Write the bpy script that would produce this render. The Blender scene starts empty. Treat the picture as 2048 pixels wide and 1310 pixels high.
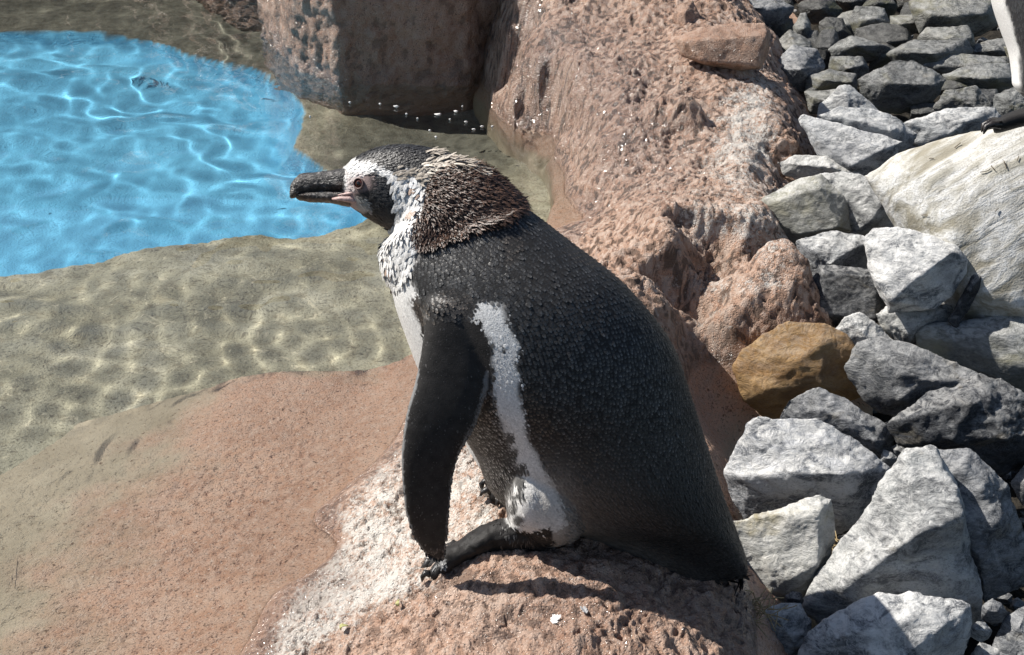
import bpy, bmesh, math, random
import numpy as np
from mathutils import Vector, Matrix
from mathutils.bvhtree import BVHTree

random.seed(7); RNG = np.random.default_rng(11)
scene = bpy.context.scene
COL = scene.collection

# ------------------------------------------------------------------ camera, sky, sun, exposure
SCALE = 1.6                        # everything is laid out for a camera one unit above the water, then brought to size
PITCH = math.radians(28.0); FPX = 2813.0; CX, CY = 1024.0, 655.0; HC = 1.0
cam_d = bpy.data.cameras.new('camera'); cam = bpy.data.objects.new('camera', cam_d); COL.objects.link(cam)
cam.location = (0, 0, HC*SCALE); cam.rotation_euler = (math.pi/2 - PITCH, 0, 0)
cam_d.sensor_fit = 'HORIZONTAL'; cam_d.sensor_width = 36.0; cam_d.lens = 36.0*FPX/2048.0
cam_d.clip_start = 0.02; cam_d.clip_end = 200.0
scene.camera = cam

SUN = Vector((-0.80, 0.29, 0.95)).normalized()
world = bpy.data.worlds.new('World'); scene.world = world; world.use_nodes = True
wn = world.node_tree; wn.nodes.clear()
sky = wn.nodes.new('ShaderNodeTexSky'); sky.sky_type = 'NISHITA'; sky.sun_disc = False
sky.sun_elevation = math.asin(SUN.z); sky.sun_rotation = math.atan2(SUN.x, SUN.y)
bg = wn.nodes.new('ShaderNodeBackground'); bg.inputs['Strength'].default_value = 0.06
wo = wn.nodes.new('ShaderNodeOutputWorld')
wn.links.new(sky.outputs['Color'], bg.inputs['Color']); wn.links.new(bg.outputs['Background'], wo.inputs['Surface'])
sun_d = bpy.data.lights.new('sun', 'SUN'); sun_d.energy = 5.0; sun_d.angle = math.radians(0.53); sun_d.color = (1.0, 0.955, 0.89)
sun = bpy.data.objects.new('sun', sun_d); COL.objects.link(sun); sun.location = SUN*8
sun.rotation_euler = SUN.to_track_quat('Z', 'Y').to_euler()
scene.view_settings.view_transform = 'Standard'; scene.view_settings.look = 'None'
scene.view_settings.exposure = 0.58; scene.view_settings.gamma = 1.0; scene.view_settings.use_curve_mapping = False
scene.render.engine = 'CYCLES'
cy = scene.cycles
cy.use_denoising = True; cy.max_bounces = 10; cy.transparent_max_bounces = 16
cy.transmission_bounces = 8; cy.caustics_refractive = True; cy.caustics_reflective = False
cy.sample_clamp_indirect = 4.0; cy.blur_glossy = 0.3
sun_d.cycles.is_caustics_light = True

# ------------------------------------------------------------------ pixel <-> place helpers
cp, sp_ = math.cos(PITCH), math.sin(PITCH)
FWD = np.array([0, cp, -sp_]); UPV = np.array([0, sp_, cp]); RGT = np.array([1.0, 0, 0]); CAM = np.array([0, 0, HC])
def ray(u, v):
    u = np.asarray(u, float); v = np.asarray(v, float)
    return FWD + RGT*((u-CX)/FPX)[..., None] + UPV*((CY-v)/FPX)[..., None]
def P(u, v, t): return CAM + ray(u, v)*np.asarray(t, float)[..., None]      # view depth t
def PZ(u, v, z=0.0):
    r = ray(u, v); t = (np.asarray(z, float)-HC)/r[..., 2]
    return CAM + r*t[..., None]
def tz(v, z=0.0): return (HC-z)/(sp_ + cp*(v-CY)/FPX)
def PW(u, v, depth):                                                         # point under the water seen at a pixel
    a = PZ(u, v, 0.0); r = ray(u, v); r = r/np.linalg.norm(r, axis=-1, keepdims=True)
    h = np.hypot(r[..., 0], r[..., 1]); sr = h/1.333; k = np.asarray(depth, float)*sr/np.sqrt(1-sr*sr)
    out = np.array(a); out[..., 0] += r[..., 0]/h*k; out[..., 1] += r[..., 1]/h*k; out[..., 2] = -np.asarray(depth)
    return out
def proj(p):
    p = np.asarray(p, float)-CAM; t = p@FWD
    return CX+FPX*(p@RGT)/t, CY-FPX*(p@UPV)/t, t

# ------------------------------------------------------------------ noise
def _hash(ix, iy, iz, s):
    h = (ix.astype(np.int64)*374761393 + iy.astype(np.int64)*668265263 + iz.astype(np.int64)*2147483647 + s*974634777) & 0xffffffff
    h = ((h ^ (h >> 13))*1274126177) & 0xffffffff
    h = ((h ^ (h >> 15))*2246822519) & 0xffffffff
    return ((h ^ (h >> 16)) & 0xffffff)/float(0xffffff)
def vnoise(p, s=0):
    i = np.floor(p); f = p-i; f = f*f*f*(f*(f*6-15)+10); i = i.astype(np.int64)
    r = 0
    for dx in (0, 1):
        wx = f[:, 0] if dx else 1-f[:, 0]
        for dy in (0, 1):
            wy = f[:, 1] if dy else 1-f[:, 1]
            for dz in (0, 1):
                wz = f[:, 2] if dz else 1-f[:, 2]
                r = r + wx*wy*wz*_hash(i[:, 0]+dx, i[:, 1]+dy, i[:, 2]+dz, s)
    return r*2-1
ROT = np.array([[0.36, 0.48, -0.8], [-0.8, 0.6, 0.0], [0.48, 0.64, 0.6]])
def fbm(p, oct=4, gain=0.5, s=0):
    p = np.asarray(p, float); a = 1; r = 0; n = 0
    for k in range(oct):
        r = r + a*vnoise(p, s+k); n += a; a *= gain; p = (p@ROT.T)*2.03 + 3.7
    return r/n
def worley(p, s=0):
    i = np.floor(p).astype(np.int64); best = np.full(len(p), 9.0)
    for dx in (-1, 0, 1):
        for dy in (-1, 0, 1):
            for dz in (-1, 0, 1):
                c = i + np.array([dx, dy, dz])
                q = np.stack([_hash(c[:, 0], c[:, 1], c[:, 2], s+k) for k in (1, 2, 3)], 1) + c
                best = np.minimum(best, ((q-p)**2).sum(1))
    return np.sqrt(best)
def sstep(a, b, x):
    t = np.clip((x-a)/(b-a), 0, 1); return t*t*(3-2*t)
def in_poly(u, v, poly):
    u = np.asarray(u); v = np.asarray(v); r = np.zeros(u.shape, bool); n = len(poly)
    for k in range(n):
        x0, y0 = poly[k]; x1, y1 = poly[(k+1) % n]
        c = ((y0 > v) != (y1 > v))
        with np.errstate(divide='ignore', invalid='ignore'):
            xx = (x1-x0)*(v-y0)/((y1-y0) if y1 != y0 else 1e-9)+x0
        r ^= c & (u < xx)
    return r
def poly_dist(u, v, poly):
    d = np.full(np.shape(u), 1e9); n = len(poly)
    for k in range(n):
        a = np.array(poly[k], float); b = np.array(poly[(k+1) % n], float); ab = b-a
        t = np.clip(((u-a[0])*ab[0]+(v-a[1])*ab[1])/max(ab@ab, 1e-12), 0, 1)
        d = np.minimum(d, np.hypot(u-a[0]-t*ab[0], v-a[1]-t*ab[1]))
    return np.where(in_poly(u, v, poly), -d, d)                             # negative inside

# ------------------------------------------------------------------ mesh helpers
def mesh_np(name, V, F, smooth=True):
    V = np.asarray(V, np.float32); me = bpy.data.meshes.new(name)
    if isinstance(F, np.ndarray): F = [F]
    me.vertices.add(len(V)); me.vertices.foreach_set('co', V.ravel())
    nl = sum(f.size for f in F); me.loops.add(nl)
    me.loops.foreach_set('vertex_index', np.concatenate([f.ravel() for f in F]).astype(np.int32))
    tot = np.concatenate([np.full(len(f), f.shape[1]) for f in F]).astype(np.int32)
    st = np.concatenate([[0], np.cumsum(tot)[:-1]]).astype(np.int32)
    me.polygons.add(len(tot)); me.polygons.foreach_set('loop_start', st); me.polygons.foreach_set('loop_total', tot)
    me.polygons.foreach_set('use_smooth', np.full(len(tot), smooth, bool))
    me.update(calc_edges=True); return me
def link(name, me, mat=None, parent=None):
    o = bpy.data.objects.new(name, me); COL.objects.link(o)
    if mat is not None:
        me.materials.clear(); me.materials.append(mat)
    if parent is not None: o.parent = parent
    return o
def tag(o, label=None, cat=None, group=None, kind=None):
    for k, x in (('label', label), ('category', cat), ('group', group), ('kind', kind)):
        if x: o[k] = x
    return o
def empty(name, loc):
    o = bpy.data.objects.new(name, None); COL.objects.link(o); o.location = loc; o.empty_display_size = 0.02
    return o
def adopt(o, root):
    o.parent = root; o.matrix_parent_inverse = Matrix.Translation(root.location).inverted()
def vattr(me, name, val):
    val = np.asarray(val, np.float32)
    if val.ndim == 1:
        a = me.attributes.new(name, 'FLOAT', 'POINT'); a.data.foreach_set('value', val)
    else:
        a = me.attributes.new(name, 'FLOAT_COLOR', 'POINT')
        c = np.ones((len(val), 4), np.float32); c[:, :3] = val; a.data.foreach_set('color', c.ravel())
def verts(me):
    V = np.empty(len(me.vertices)*3, np.float32); me.vertices.foreach_get('co', V); return V.reshape(-1, 3).astype(float)
def normals(me):
    V = np.empty(len(me.vertices)*3, np.float32); me.vertex_normals.foreach_get('vector', V); return V.reshape(-1, 3).astype(float)
def set_verts(me, V):
    me.vertices.foreach_set('co', np.asarray(V, np.float32).ravel()); me.update()
def grid_mesh(name, X, Y, Z, mask=None, every=False):
    r, c = X.shape; V = np.stack([X, Y, Z], -1).reshape(-1, 3)
    i = np.arange(r*c).reshape(r, c)
    F = np.stack([i[:-1, :-1], i[:-1, 1:], i[1:, 1:], i[1:, :-1]], -1).reshape(-1, 4)
    if V[F[0, 1], 0] is not None:
        e1 = V[F[0, 1]]-V[F[0, 0]]; e2 = V[F[0, 3]]-V[F[0, 0]]
        if np.cross(e1, e2)[2] < 0: F = F[:, ::-1]
    if mask is not None:
        m = mask.reshape(-1); F = F[m[F].all(1) if every else m[F].any(1)]
        used = np.zeros(len(V), bool); used[F.ravel()] = True; idx = np.cumsum(used)-1; V = V[used]; F = idx[F]
        return mesh_np(name, V, np.ascontiguousarray(F)), used
    return mesh_np(name, V, np.ascontiguousarray(F))
def remesh(me_or_list, voxel, smooth_it=2):
    bm = bmesh.new()
    for m in (me_or_list if isinstance(me_or_list, list) else [me_or_list]): bm.from_mesh(m)
    tmp = bpy.data.meshes.new('tmp'); bm.to_mesh(tmp); bm.free()
    o = bpy.data.objects.new('tmp', tmp); COL.objects.link(o)
    md = o.modifiers.new('r', 'REMESH'); md.mode = 'VOXEL'; md.voxel_size = voxel; md.use_smooth_shade = True
    if smooth_it:
        sm = o.modifiers.new('s', 'SMOOTH'); sm.factor = 0.5; sm.iterations = smooth_it
    dg = bpy.context.evaluated_depsgraph_get()
    out = bpy.data.meshes.new_from_object(o.evaluated_get(dg))
    bpy.data.objects.remove(o); bpy.data.meshes.remove(tmp)
    out.polygons.foreach_set('use_smooth', np.ones(len(out.polygons), bool))
    return out
def bvh_of(me):
    return BVHTree.FromPolygons([tuple(v) for v in verts(me)], [tuple(p.vertices) for p in me.polygons])

# ------------------------------------------------------------------ material helpers
class NT:
    def __init__(s, name):
        s.m = bpy.data.materials.new(name); s.m.use_nodes = True; s.t = s.m.node_tree; s.t.nodes.clear()
        s.out = s.n('ShaderNodeOutputMaterial')
    def n(s, typ, **kw):
        x = s.t.nodes.new(typ)
        for k, v in kw.items(): setattr(x, k, v)
        return x
    def l(s, a, b): s.t.links.new(a, b)
    def set(s, sock, v):
        if hasattr(v, 'is_linked') or isinstance(v, bpy.types.NodeSocket): s.l(v, sock)
        else: sock.default_value = v
    def pos(s):
        x = s.n('ShaderNodeVectorMath', operation='SCALE'); s.l(s.n('ShaderNodeNewGeometry').outputs['Position'], x.inputs[0]); x.inputs['Scale'].default_value = 1.0/SCALE
        return x.outputs[0]
    def obj(s): return s.n('ShaderNodeTexCoord').outputs['Object']
    def attr(s, name, out='Fac'): return s.n('ShaderNodeAttribute', attribute_name=name).outputs[out]
    def noise(s, co, scale, detail=4, rough=0.55, dist=0.0):
        x = s.n('ShaderNodeTexNoise'); s.l(co, x.inputs['Vector'])
        x.inputs['Scale'].default_value = scale; x.inputs['Detail'].default_value = detail
        x.inputs['Roughness'].default_value = rough; x.inputs['Distortion'].default_value = dist
        return x.outputs['Fac']
    def voro(s, co, scale, feature='F1', out='Distance'):
        x = s.n('ShaderNodeTexVoronoi', feature=feature); s.l(co, x.inputs['Vector']); x.inputs['Scale'].default_value = scale
        return x.outputs[out]
    def ramp(s, f, stops):
        x = s.n('ShaderNodeValToRGB'); s.l(f, x.inputs['Fac']); e = x.color_ramp.elements
        while len(e) < len(stops): e.new(0.5)
        for k, (p_, c) in enumerate(stops):
            e[k].position = p_; e[k].color = (c if isinstance(c, (tuple, list)) else (c, c, c)) + ((1,) if not isinstance(c, (tuple, list)) or len(c) == 3 else ())
        return x.outputs['Color']
    def mix(s, f, a, b, blend='MIX'):
        x = s.n('ShaderNodeMix', data_type='RGBA', blend_type=blend)
        s.set(x.inputs['Factor'], f)
        for i, v in ((6, a), (7, b)):
            if isinstance(v, (tuple, list)): x.inputs[i].default_value = tuple(v)+(1,)
            else: s.l(v, x.inputs[i])
        return x.outputs[2]
    def math(s, op, a, b=0.0, c=None, clamp=False):
        x = s.n('ShaderNodeMath', operation=op, use_clamp=clamp); s.set(x.inputs[0], a); s.set(x.inputs[1], b)
        if c is not None: s.set(x.inputs[2], c)
        return x.outputs[0]
    def bump(s, h, strength=0.4, dist=0.002, normal=None):
        x = s.n('ShaderNodeBump'); s.l(h, x.inputs['Height']); x.inputs['Strength'].default_value = strength; x.inputs['Distance'].default_value = dist*SCALE
        if normal is not None: s.l(normal, x.inputs['Normal'])
        return x.outputs['Normal']
    def bsdf(s, col, rough=0.6, normal=None, spec=0.4, **kw):
        b = s.n('ShaderNodeBsdfPrincipled')
        s.set(b.inputs['Base Color'], tuple(col)+(1,) if isinstance(col, tuple) else col)
        s.set(b.inputs['Roughness'], rough); s.set(b.inputs['Specular IOR Level'], spec)
        if normal is not None: s.l(normal, b.inputs['Normal'])
        for k, v in kw.items(): s.set(b.inputs[k], v)
        s.l(b.outputs[0], s.out.inputs['Surface']); return b
# ------------------------------------------------------------------ materials of the setting
def mat_rock():
    m = NT('terracotta_rockwork'); p = m.pos()
    n1 = m.noise(p, 9, 5, 0.6); n2 = m.noise(p, 70, 4, 0.6); n3 = m.noise(p, 380, 3, 0.65); pit = m.noise(p, 105, 4, 0.6)
    
    c = m.ramp(n1, [(0.3, (0.34, 0.195, 0.13)), (0.55, (0.45, 0.275, 0.19)), (0.75, (0.52, 0.36, 0.27))])
    c = m.mix(m.ramp(n2, [(0.35, 0.0), (0.7, 0.8)]), c, (0.49, 0.36, 0.285))
    c = m.mix(m.ramp(n3, [(0.34, 0.8), (0.46, 0.0)]), c, (0.16, 0.10, 0.075))
    c = m.mix(m.ramp(m.noise(p, 190, 3, 0.6), [(0.31, 0.7), (0.39, 0.0)]), c, (0.10, 0.065, 0.05))
    c = m.mix(m.ramp(m.noise(p, 260, 3, 0.6), [(0.6, 0.0), (0.68, 0.55)]), c, (0.62, 0.54, 0.47))
    crust = m.noise(p, 75, 4, 0.6, 0.3); cz = m.attr('crusty')
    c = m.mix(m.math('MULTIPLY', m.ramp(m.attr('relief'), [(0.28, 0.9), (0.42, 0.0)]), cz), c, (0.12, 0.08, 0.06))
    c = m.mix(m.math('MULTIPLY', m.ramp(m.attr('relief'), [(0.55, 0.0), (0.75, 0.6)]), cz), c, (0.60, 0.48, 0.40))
    # droppings dried white, streaked and speckled
    g = m.attr('guano'); sp2 = m.noise(p, 170, 6, 0.78, 0.5); sp3 = m.noise(p, 28, 3, 0.6)
    gm = m.math('ADD', m.math('MULTIPLY', sp2, 0.75), m.math('MULTIPLY', sp3, 0.35))
    gf = m.math('MULTIPLY', m.math('SUBTRACT', m.math('ADD', gm, m.math('MULTIPLY', g, 0.31)), 0.72), 8.0, clamp=True)
    gf = m.math('MULTIPLY', gf, m.math('MINIMUM', m.math('MULTIPLY', g, 3.0), 0.95))
    c = m.mix(gf, c, (0.66, 0.63, 0.58))
    # darker brown tone, broken up by noise
    c = m.mix(m.math('MULTIPLY', m.attr('dark_tone'), m.ramp(n2, [(0.35, 0.2), (0.6, 0.85)])), c, (0.17, 0.145, 0.12))
    c = m.mix(m.attr('submerged_lift'), c, m.mix(1.0, c, (1.50, 1.50, 1.48), 'MULTIPLY'))  # underwater rock colour lightened to make up for light lost in the water
    c = m.mix(m.attr('sanded'), c, m.ramp(n1, [(0.3, (0.44, 0.38, 0.27)), (0.7, (0.62, 0.55, 0.41))]))
    c = m.mix(m.math('MULTIPLY', m.ramp(pit, [(0.30, 0.9), (0.37, 0.0)]), m.attr('submerged_lift')), c, (0.17, 0.11, 0.07))
    # wet rock is darker and glossy
    wet = m.attr('wet')
    c = m.mix(m.math('MULTIPLY', wet, 0.62), c, m.mix(1.0, c, (0.45, 0.38, 0.34), 'MULTIPLY'))
    h = m.math('ADD', m.math('MULTIPLY', n3, 0.6), m.math('MULTIPLY', m.noise(p, 1100, 2, 0.6), 0.4))
    h = m.math('ADD', h, m.math('MULTIPLY', m.ramp(m.voro(p, 260), [(0.0, 0.0), (0.45, 1.0)]), 0.45))
    h = m.math('ADD', h, m.math('MULTIPLY', m.math('MULTIPLY', crust, 1.0), m.math('ADD', 0.25, cz)))
    nb = m.bump(h, 0.9, 0.0055)
    r = m.mix(wet, (0.8, 0.8, 0.8), (0.35, 0.35, 0.35))
    cb = m.bump(m.noise(p, 95, 2, 0.5), 1.0, 0.022)
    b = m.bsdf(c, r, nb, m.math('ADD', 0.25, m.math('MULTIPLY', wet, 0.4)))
    m.l(m.math('MULTIPLY', wet, 0.9), b.inputs['Coat Weight']); b.inputs['Coat Roughness'].default_value = 0.11; m.l(cb, b.inputs['Coat Normal'])
    return m.m
def mat_sand():
    m = NT('pool_floor_sand_and_blue_paint'); p = m.pos()
    n1 = m.noise(p, 6, 5, 0.6, 0.5); n2 = m.noise(p, 45, 4, 0.65); n3 = m.noise(p, 240, 3)
    c = m.ramp(n1, [(0.3, (0.27, 0.25, 0.175)), (0.55, (0.41, 0.385, 0.285)), (0.75, (0.54, 0.51, 0.40))])
    c = m.mix(m.ramp(n2, [(0.36, 0.65), (0.5, 0.0)]), c, (0.25, 0.22, 0.15))
    c = m.mix(m.ramp(n3, [(0.35, 0.6), (0.47, 0.0)]), c, (0.13, 0.115, 0.085))
    c = m.mix(m.ramp(m.noise(p, 75, 4, 0.6, 1.2), [(0.33, 0.75), (0.40, 0.0)]), c, (0.14, 0.12, 0.085))
    c = m.mix(m.ramp(m.noise(p, 26, 4, 0.6, 2.5), [(0.60, 0.0), (0.68, 0.6)]), c, (0.66, 0.60, 0.44))
    blue = m.ramp(m.noise(p, 3, 3), [(0.3, (0.13, 0.41, 0.62)), (0.7, (0.16, 0.48, 0.70))])
    spots = m.ramp(m.noise(p, 16, 2, 0.5), [(0.235, 1.0), (0.27, 0.0)])
    blue = m.mix(spots, blue, (0.03, 0.12, 0.19))
    c = m.mix(m.attr('floor_shade'), c, m.ramp(n2, [(0.3, (0.075, 0.074, 0.06)), (0.7, (0.18, 0.175, 0.14))]))  # shade of the nook and dark far reflections painted into the floor colour
    c = m.mix(m.attr('basin'), c, blue)
    nb = m.bump(m.math('ADD', n2, m.math('MULTIPLY', n3, 0.4)), 0.7, 0.010)
    m.bsdf(c, 0.85, nb, 0.1); return m.m
def mat_water():
    m = NT('pool_water')
    g = m.n('ShaderNodeBsdfGlass'); g.inputs['IOR'].default_value = 1.333; g.inputs['Roughness'].default_value = 0.0
    g.inputs['Color'].default_value = (0.985, 0.995, 0.99, 1)
    m.l(g.outputs[0], m.out.inputs['Surface']); return m.m
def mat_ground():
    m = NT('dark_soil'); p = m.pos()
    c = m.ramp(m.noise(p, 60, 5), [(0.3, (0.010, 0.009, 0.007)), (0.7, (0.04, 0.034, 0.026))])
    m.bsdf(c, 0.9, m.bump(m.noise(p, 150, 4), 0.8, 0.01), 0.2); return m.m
ROCK, SAND, WATER, SOIL = mat_rock(), mat_sand(), mat_water(), mat_ground()

# ------------------------------------------------------------------ rockwork ridge and the ledge under water
cps = []
def cpz(*a):
    for u, v, z in a: p = PZ(u, v, z); cps.append((p[0], p[1], z))
def cpw(*a):
    for u, v, d in a: p = PW(u, v, d); cps.append((p[0], p[1], -d))
def cpd(*a):                                                    # pixel column, ground distance, height
    for u, D, z in a:
        t = D*cp + (HC-z)*sp_; cps.append(((u-CX)/FPX*t, D, z))
cpz((480,1310,0),(430,1400,0),(560,1180,0),(640,1040,0),(760,920,0),(820,800,0),(850,715,0),(930,640,0),(1010,560,0),(1080,490,0),(1115,456,0),
    (1168,432,0),(1140,395,0),(1130,345,0),(1088,298,0),(1045,268,0),(1005,238,0),(985,205,0))
# foreground hump
cpz((600,1310,.028),(680,1200,.03),(740,1080,.03),(850,990,.045),(900,1050,.07),(800,1120,.05),(870,1142,.083),(960,1112,.094),(1060,1097,.1),
    (1095,1090,.1),(960,988,.088),(1000,1000,.094),(1020,980,.09),(940,930,.06),(900,1200,.085),(800,1300,.06),(900,1310,.08),(1000,1200,.092),(1000,1310,.085),(1150,1150,.098),
    (1100,1250,.095),(1250,1130,.085),(1250,1290,.085),(1350,1190,.062),(1440,1175,.045),(1400,1290,.055),(1490,1240,.015),(1480,1310,.02),(1100,1400,.08),(900,1450,.08),(1350,1420,.05),(1550,1400,-.02),
    (1540,1180,-.04),(1560,1280,-.04),(700,1450,.04))
# ridge behind the penguin
cpz((1200,480,.035),(1270,490,.08),(1250,560,.105),(1290,555,.125),(1200,700,.08),(1100,800,.06),(1330,470,.12),(1450,435,.11),(1530,450,.09),(1590,560,.045),(1625,610,-.03),(1650,640,-.07),
    (1540,520,.075),(1300,640,.1),(1330,760,.035),(1400,760,-.02),(1455,800,-.05),(1500,870,-.09),(1430,900,-.03),(1470,960,-.07),(1440,1040,.0),(1490,1090,-.06),(1590,700,-.09),
    (1300,900,.07),(1200,950,.085))
cpd((1800,1.9,-.14),(1800,2.2,-.12),(1780,2.5,-.12),(1720,1.6,-.14),(1650,1.35,-.12),(1750,2.9,-.1),(1650,1.1,-.12),(1390,2.0,.108),(1400,1.975,.045),(1460,1.97,.05),(1450,1.90,.07),(1370,1.89,.08),(1400,1.86,.03),(1460,1.80,.035),(1530,1.82,.05))
# big rock
cpd((1010,2.93,.01),(1012,2.96,.12),(1010,3.05,.17),(1100,2.8,.153),(1100,2.95,.215),(1200,2.55,.132),(1200,2.75,.168),(1200,2.95,.215),(1300,2.55,.132),(1300,2.75,.172),(1300,2.95,.215),
    (1200,2.42,.085),(1170,2.52,.08),(1300,2.4,.09),(1400,2.38,.1),(1400,2.55,.135),(1500,2.55,.132),(1500,2.35,.107),(1400,2.17,.095),(1300,2.2,.08),(1230,2.25,.04),(1500,2.15,.1),
    (1100,2.66,.08),(1060,2.75,.09),(1060,2.85,.16),(1100,3.2,.26),(1300,3.2,.26),(1000,3.2,.2),(1450,2.95,.2),(1450,3.2,.2),(985,2.98,.0),(965,3.0,-.08),(930,3.1,-.1))
cpz((1580,300,.075),(1600,235,.07),(1545,150,.11),(1500,100,.15),(1640,310,-.02),(1565,345,.045),(1660,240,-.03),(1590,110,.0),(1620,160,-.03),(1530,10,.08),(1570,20,-.02),(1700,330,-.08),(1700,450,-.1))
# ledge under water
cpw((640,1090,.012),(560,1000,.04),(620,900,.035),(720,840,.03),(500,900,.047),(500,760,.055),(650,760,.052),(800,745,.045),(300,1000,.062),(300,1200,.05),(150,1310,.062),(380,1310,.03),
    (100,1150,.073),(0,1250,.085),(0,1330,.075),(200,1000,.08),(330,850,.084),(-200,1300,.13),(150,900,.115),(0,1000,.115),(300,1420,.04),(0,1450,.1),(-150,1450,.13),(200,1560,.05))
cpw((1050,430,.08),(1060,350,.1),(1000,300,.12),(960,240,.12),(900,600,.06),(1000,500,.06))
cps = np.array(cps)
def tps_fit(c, lam=2e-4):
    n = len(c); d = np.hypot(c[:, None, 0]-c[None, :, 0], c[:, None, 1]-c[None, :, 1])
    K = np.where(d > 0, d*d*np.log(np.maximum(d, 1e-9)), 0) - lam*np.eye(n)
    Pm = np.c_[np.ones(n), c[:, :2]]
    A = np.block([[K, Pm], [Pm.T, np.zeros((3, 3))]])
    s = np.linalg.solve(A, np.r_[c[:, 2], 0, 0, 0]); return s
TPS = tps_fit(cps)
def rock_base(x, y):
    sh = x.shape; x = x.ravel(); y = y.ravel(); r = np.empty(len(x)); n = len(cps)
    for k in range(0, len(x), 20000):
        xs, ys = x[k:k+20000], y[k:k+20000]
        d2 = (xs[:, None]-cps[None, :, 0])**2 + (ys[:, None]-cps[None, :, 1])**2
        r[k:k+20000] = (0.5*d2*np.log(np.maximum(d2, 1e-14)))@TPS[:n] + TPS[n] + TPS[n+1]*xs + TPS[n+2]*ys
    return r.reshape(sh)
# edge where the ledge breaks off to the sand
LEDGE = [tuple(PW(u, v, .055)[:2]) for u, v in ((-1200,1700),(-900,1100),(-300,860),(50,790),(300,765),(420,752),(482,737),(560,730),(700,728),(835,716),(930,620),(1010,545),(1090,450),(1110,395),(1095,330),(1050,290),(1000,260),(975,215),(950,195),
         (900,60),(900,-200),(1400,-300),(2300,300),(2300,1700))]
gu = np.concatenate([np.arange(-700,-60,16.0), np.arange(-60, 400, 5.0), np.arange(400, 1760, 3.0)]); gv = np.concatenate([np.arange(-60, 520, 1.25), np.arange(520, 1420, 2.6), np.arange(1420, 1700, 12.0)])
U, Vv = np.meshgrid(gu, gv); G = PZ(U, Vv, 0.0); GX, GY = G[..., 0], G[..., 1]
Z = rock_base(GX, GY)
Z = np.clip(Z, -.28, .34)
d = poly_dist(GX, GY, LEDGE)
ed = fbm(np.stack([GX, GY, 0*GX], -1).reshape(-1, 3)*22, 3, s=5).reshape(GX.shape)*0.010
Z = Z - 0.20*sstep(-0.004, 0.012, d+ed*0.6)
Q = np.stack([GX, GY, Z*1.0], -1).reshape(-1, 3)
land = sstep(-0.005, 0.03, Z).ravel(); dist = GY.ravel()
fore = 1-sstep(1.45, 1.9, dist)
big = fbm(Q*5.5, 4, 0.5, 21)*0.020*(0.25+0.75*land)
big *= np.where(dist < 1.35, 0.35, 1.0)
lump = (0.55-worley(Q*8+fbm(Q*9, 2, s=3)[:, None]*0.5, 9))*0.022*land*(0.35+0.65*sstep(1.5, 1.9, dist))
med = fbm(Q*34, 4, 0.62, 31)*np.where(dist > 1.5, .0075, .0100)*(0.22+0.78*land)
w1 = worley(Q*75, 3); rough_zone = land*np.clip(fbm(Q*7, 3, s=41)*1.8+0.62, 0.15, 1)
w2 = worley(Q*135+5, 13); pz = np.clip(rough_zone+.55*(1-land), 0, 1)
pits = -np.clip(0.45-w1, 0, 1)*0.026*pz - np.clip(0.42-w2, 0, 1)*0.010*pz + (dist > 1.6)*np.clip(0.45-w1, 0, 1)*0.015*pz + np.clip(0.5-worley(Q*48+9, 23), 0, 1)*.012*rough_zone
fine = fbm(Q*150, 3, 0.7, 51)*0.0052*(0.2+0.8*land)*(0.5+0.5*rough_zone)
# hollows of the ridge: a cave at the waterline and shaded cavities behind the penguin
rel = fbm(Q*120, 4, 0.6, 47); rid = 1-np.abs(fbm(Q*60+4, 3, 0.6, 48))*3.0
crustg = (rel*0.0026 + np.clip(rid, -1, 1)*0.0006)*land*(0.45+0.55*rough_zone)*np.where(dist > 1.5, 1.25, .8)
nearw = .12+.88*sstep(.001, .014, np.abs(Z.ravel()))
zz = Z.ravel() + big + lump + (med + pits + fine + crustg)*nearw
Xr, Yr = GX.ravel(), GY.ravel()
def dent(u, v, z, rx, ry, depth):
    c = PZ(u, v, z); g = np.exp(-(((Xr-c[0])/rx)**2 + ((Yr-c[1])/ry)**2)**2)
    return depth*g
zz = zz - dent(1088, 240, .04, .045, .075, .15) - dent(1050, 235, .02, .02, .03, .05) + dent(1375, 222, .14, .032, .03, .03) - dent(1420, 330, .09, .03, .02, .015)
zz = zz - dent(1390, 505, .06, .055, .028, .05) - dent(1350, 600, .05, .04, .03, .035) + dent(1345, 225, .13, .05, .035, .02)
                          # a small lip where the water laps
zz = zz-0.0045*sstep(.003, -.004, zz)
Zf = zz.reshape(GX.shape)
# sideways jitter so that lumps overhang a little
jx = fbm(Q*24+7.7, 3, s=61).reshape(GX.shape)*0.010*land.reshape(GX.shape); jy = fbm(Q*24+17.7, 3, s=62).reshape(GX.shape)*0.010*land.reshape(GX.shape)
mask = (d < 0.10) & (Zf > -0.28)
mrock, used = grid_mesh('rockwork', GX+jx, GY+jy, Zf, mask)
VR = verts(mrock); pu, pv, _ = proj(VR)
def blob(u, v, ru, rv, a=1.0): return a*np.exp(-(((pu-u)/ru)**2 + ((pv-v)/rv)**2))
gu_ = blob(880,950,140,100,1.15) + blob(710,1090,100,120,1.1) + blob(630,1220,85,95,1.05) + blob(800,1150,110,75,.8) + blob(560,1300,70,50,.9) + blob(900,1040,110,70,.85)
gu_ += blob(1510,220,70,140,.9) + blob(1420,330,130,120,.6) + blob(1560,480,70,110,.75) + blob(1420,450,90,40,.8) + blob(1450,570,110,30,.7) + blob(1440,650,80,40,.55) + blob(1250,120,150,90,.35) + blob(1330,640,60,120,.35)
gu_ += blob(1420,800,60,80,.35) + blob(1160,1210,120,50,.3) + blob(1080,1090,60,20,.6) + blob(1130,1045,40,15,.9)
vattr(mrock, 'relief', np.clip(.5+rel*1.0+(pits*30)+fine*25, 0, 1)[used])
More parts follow.
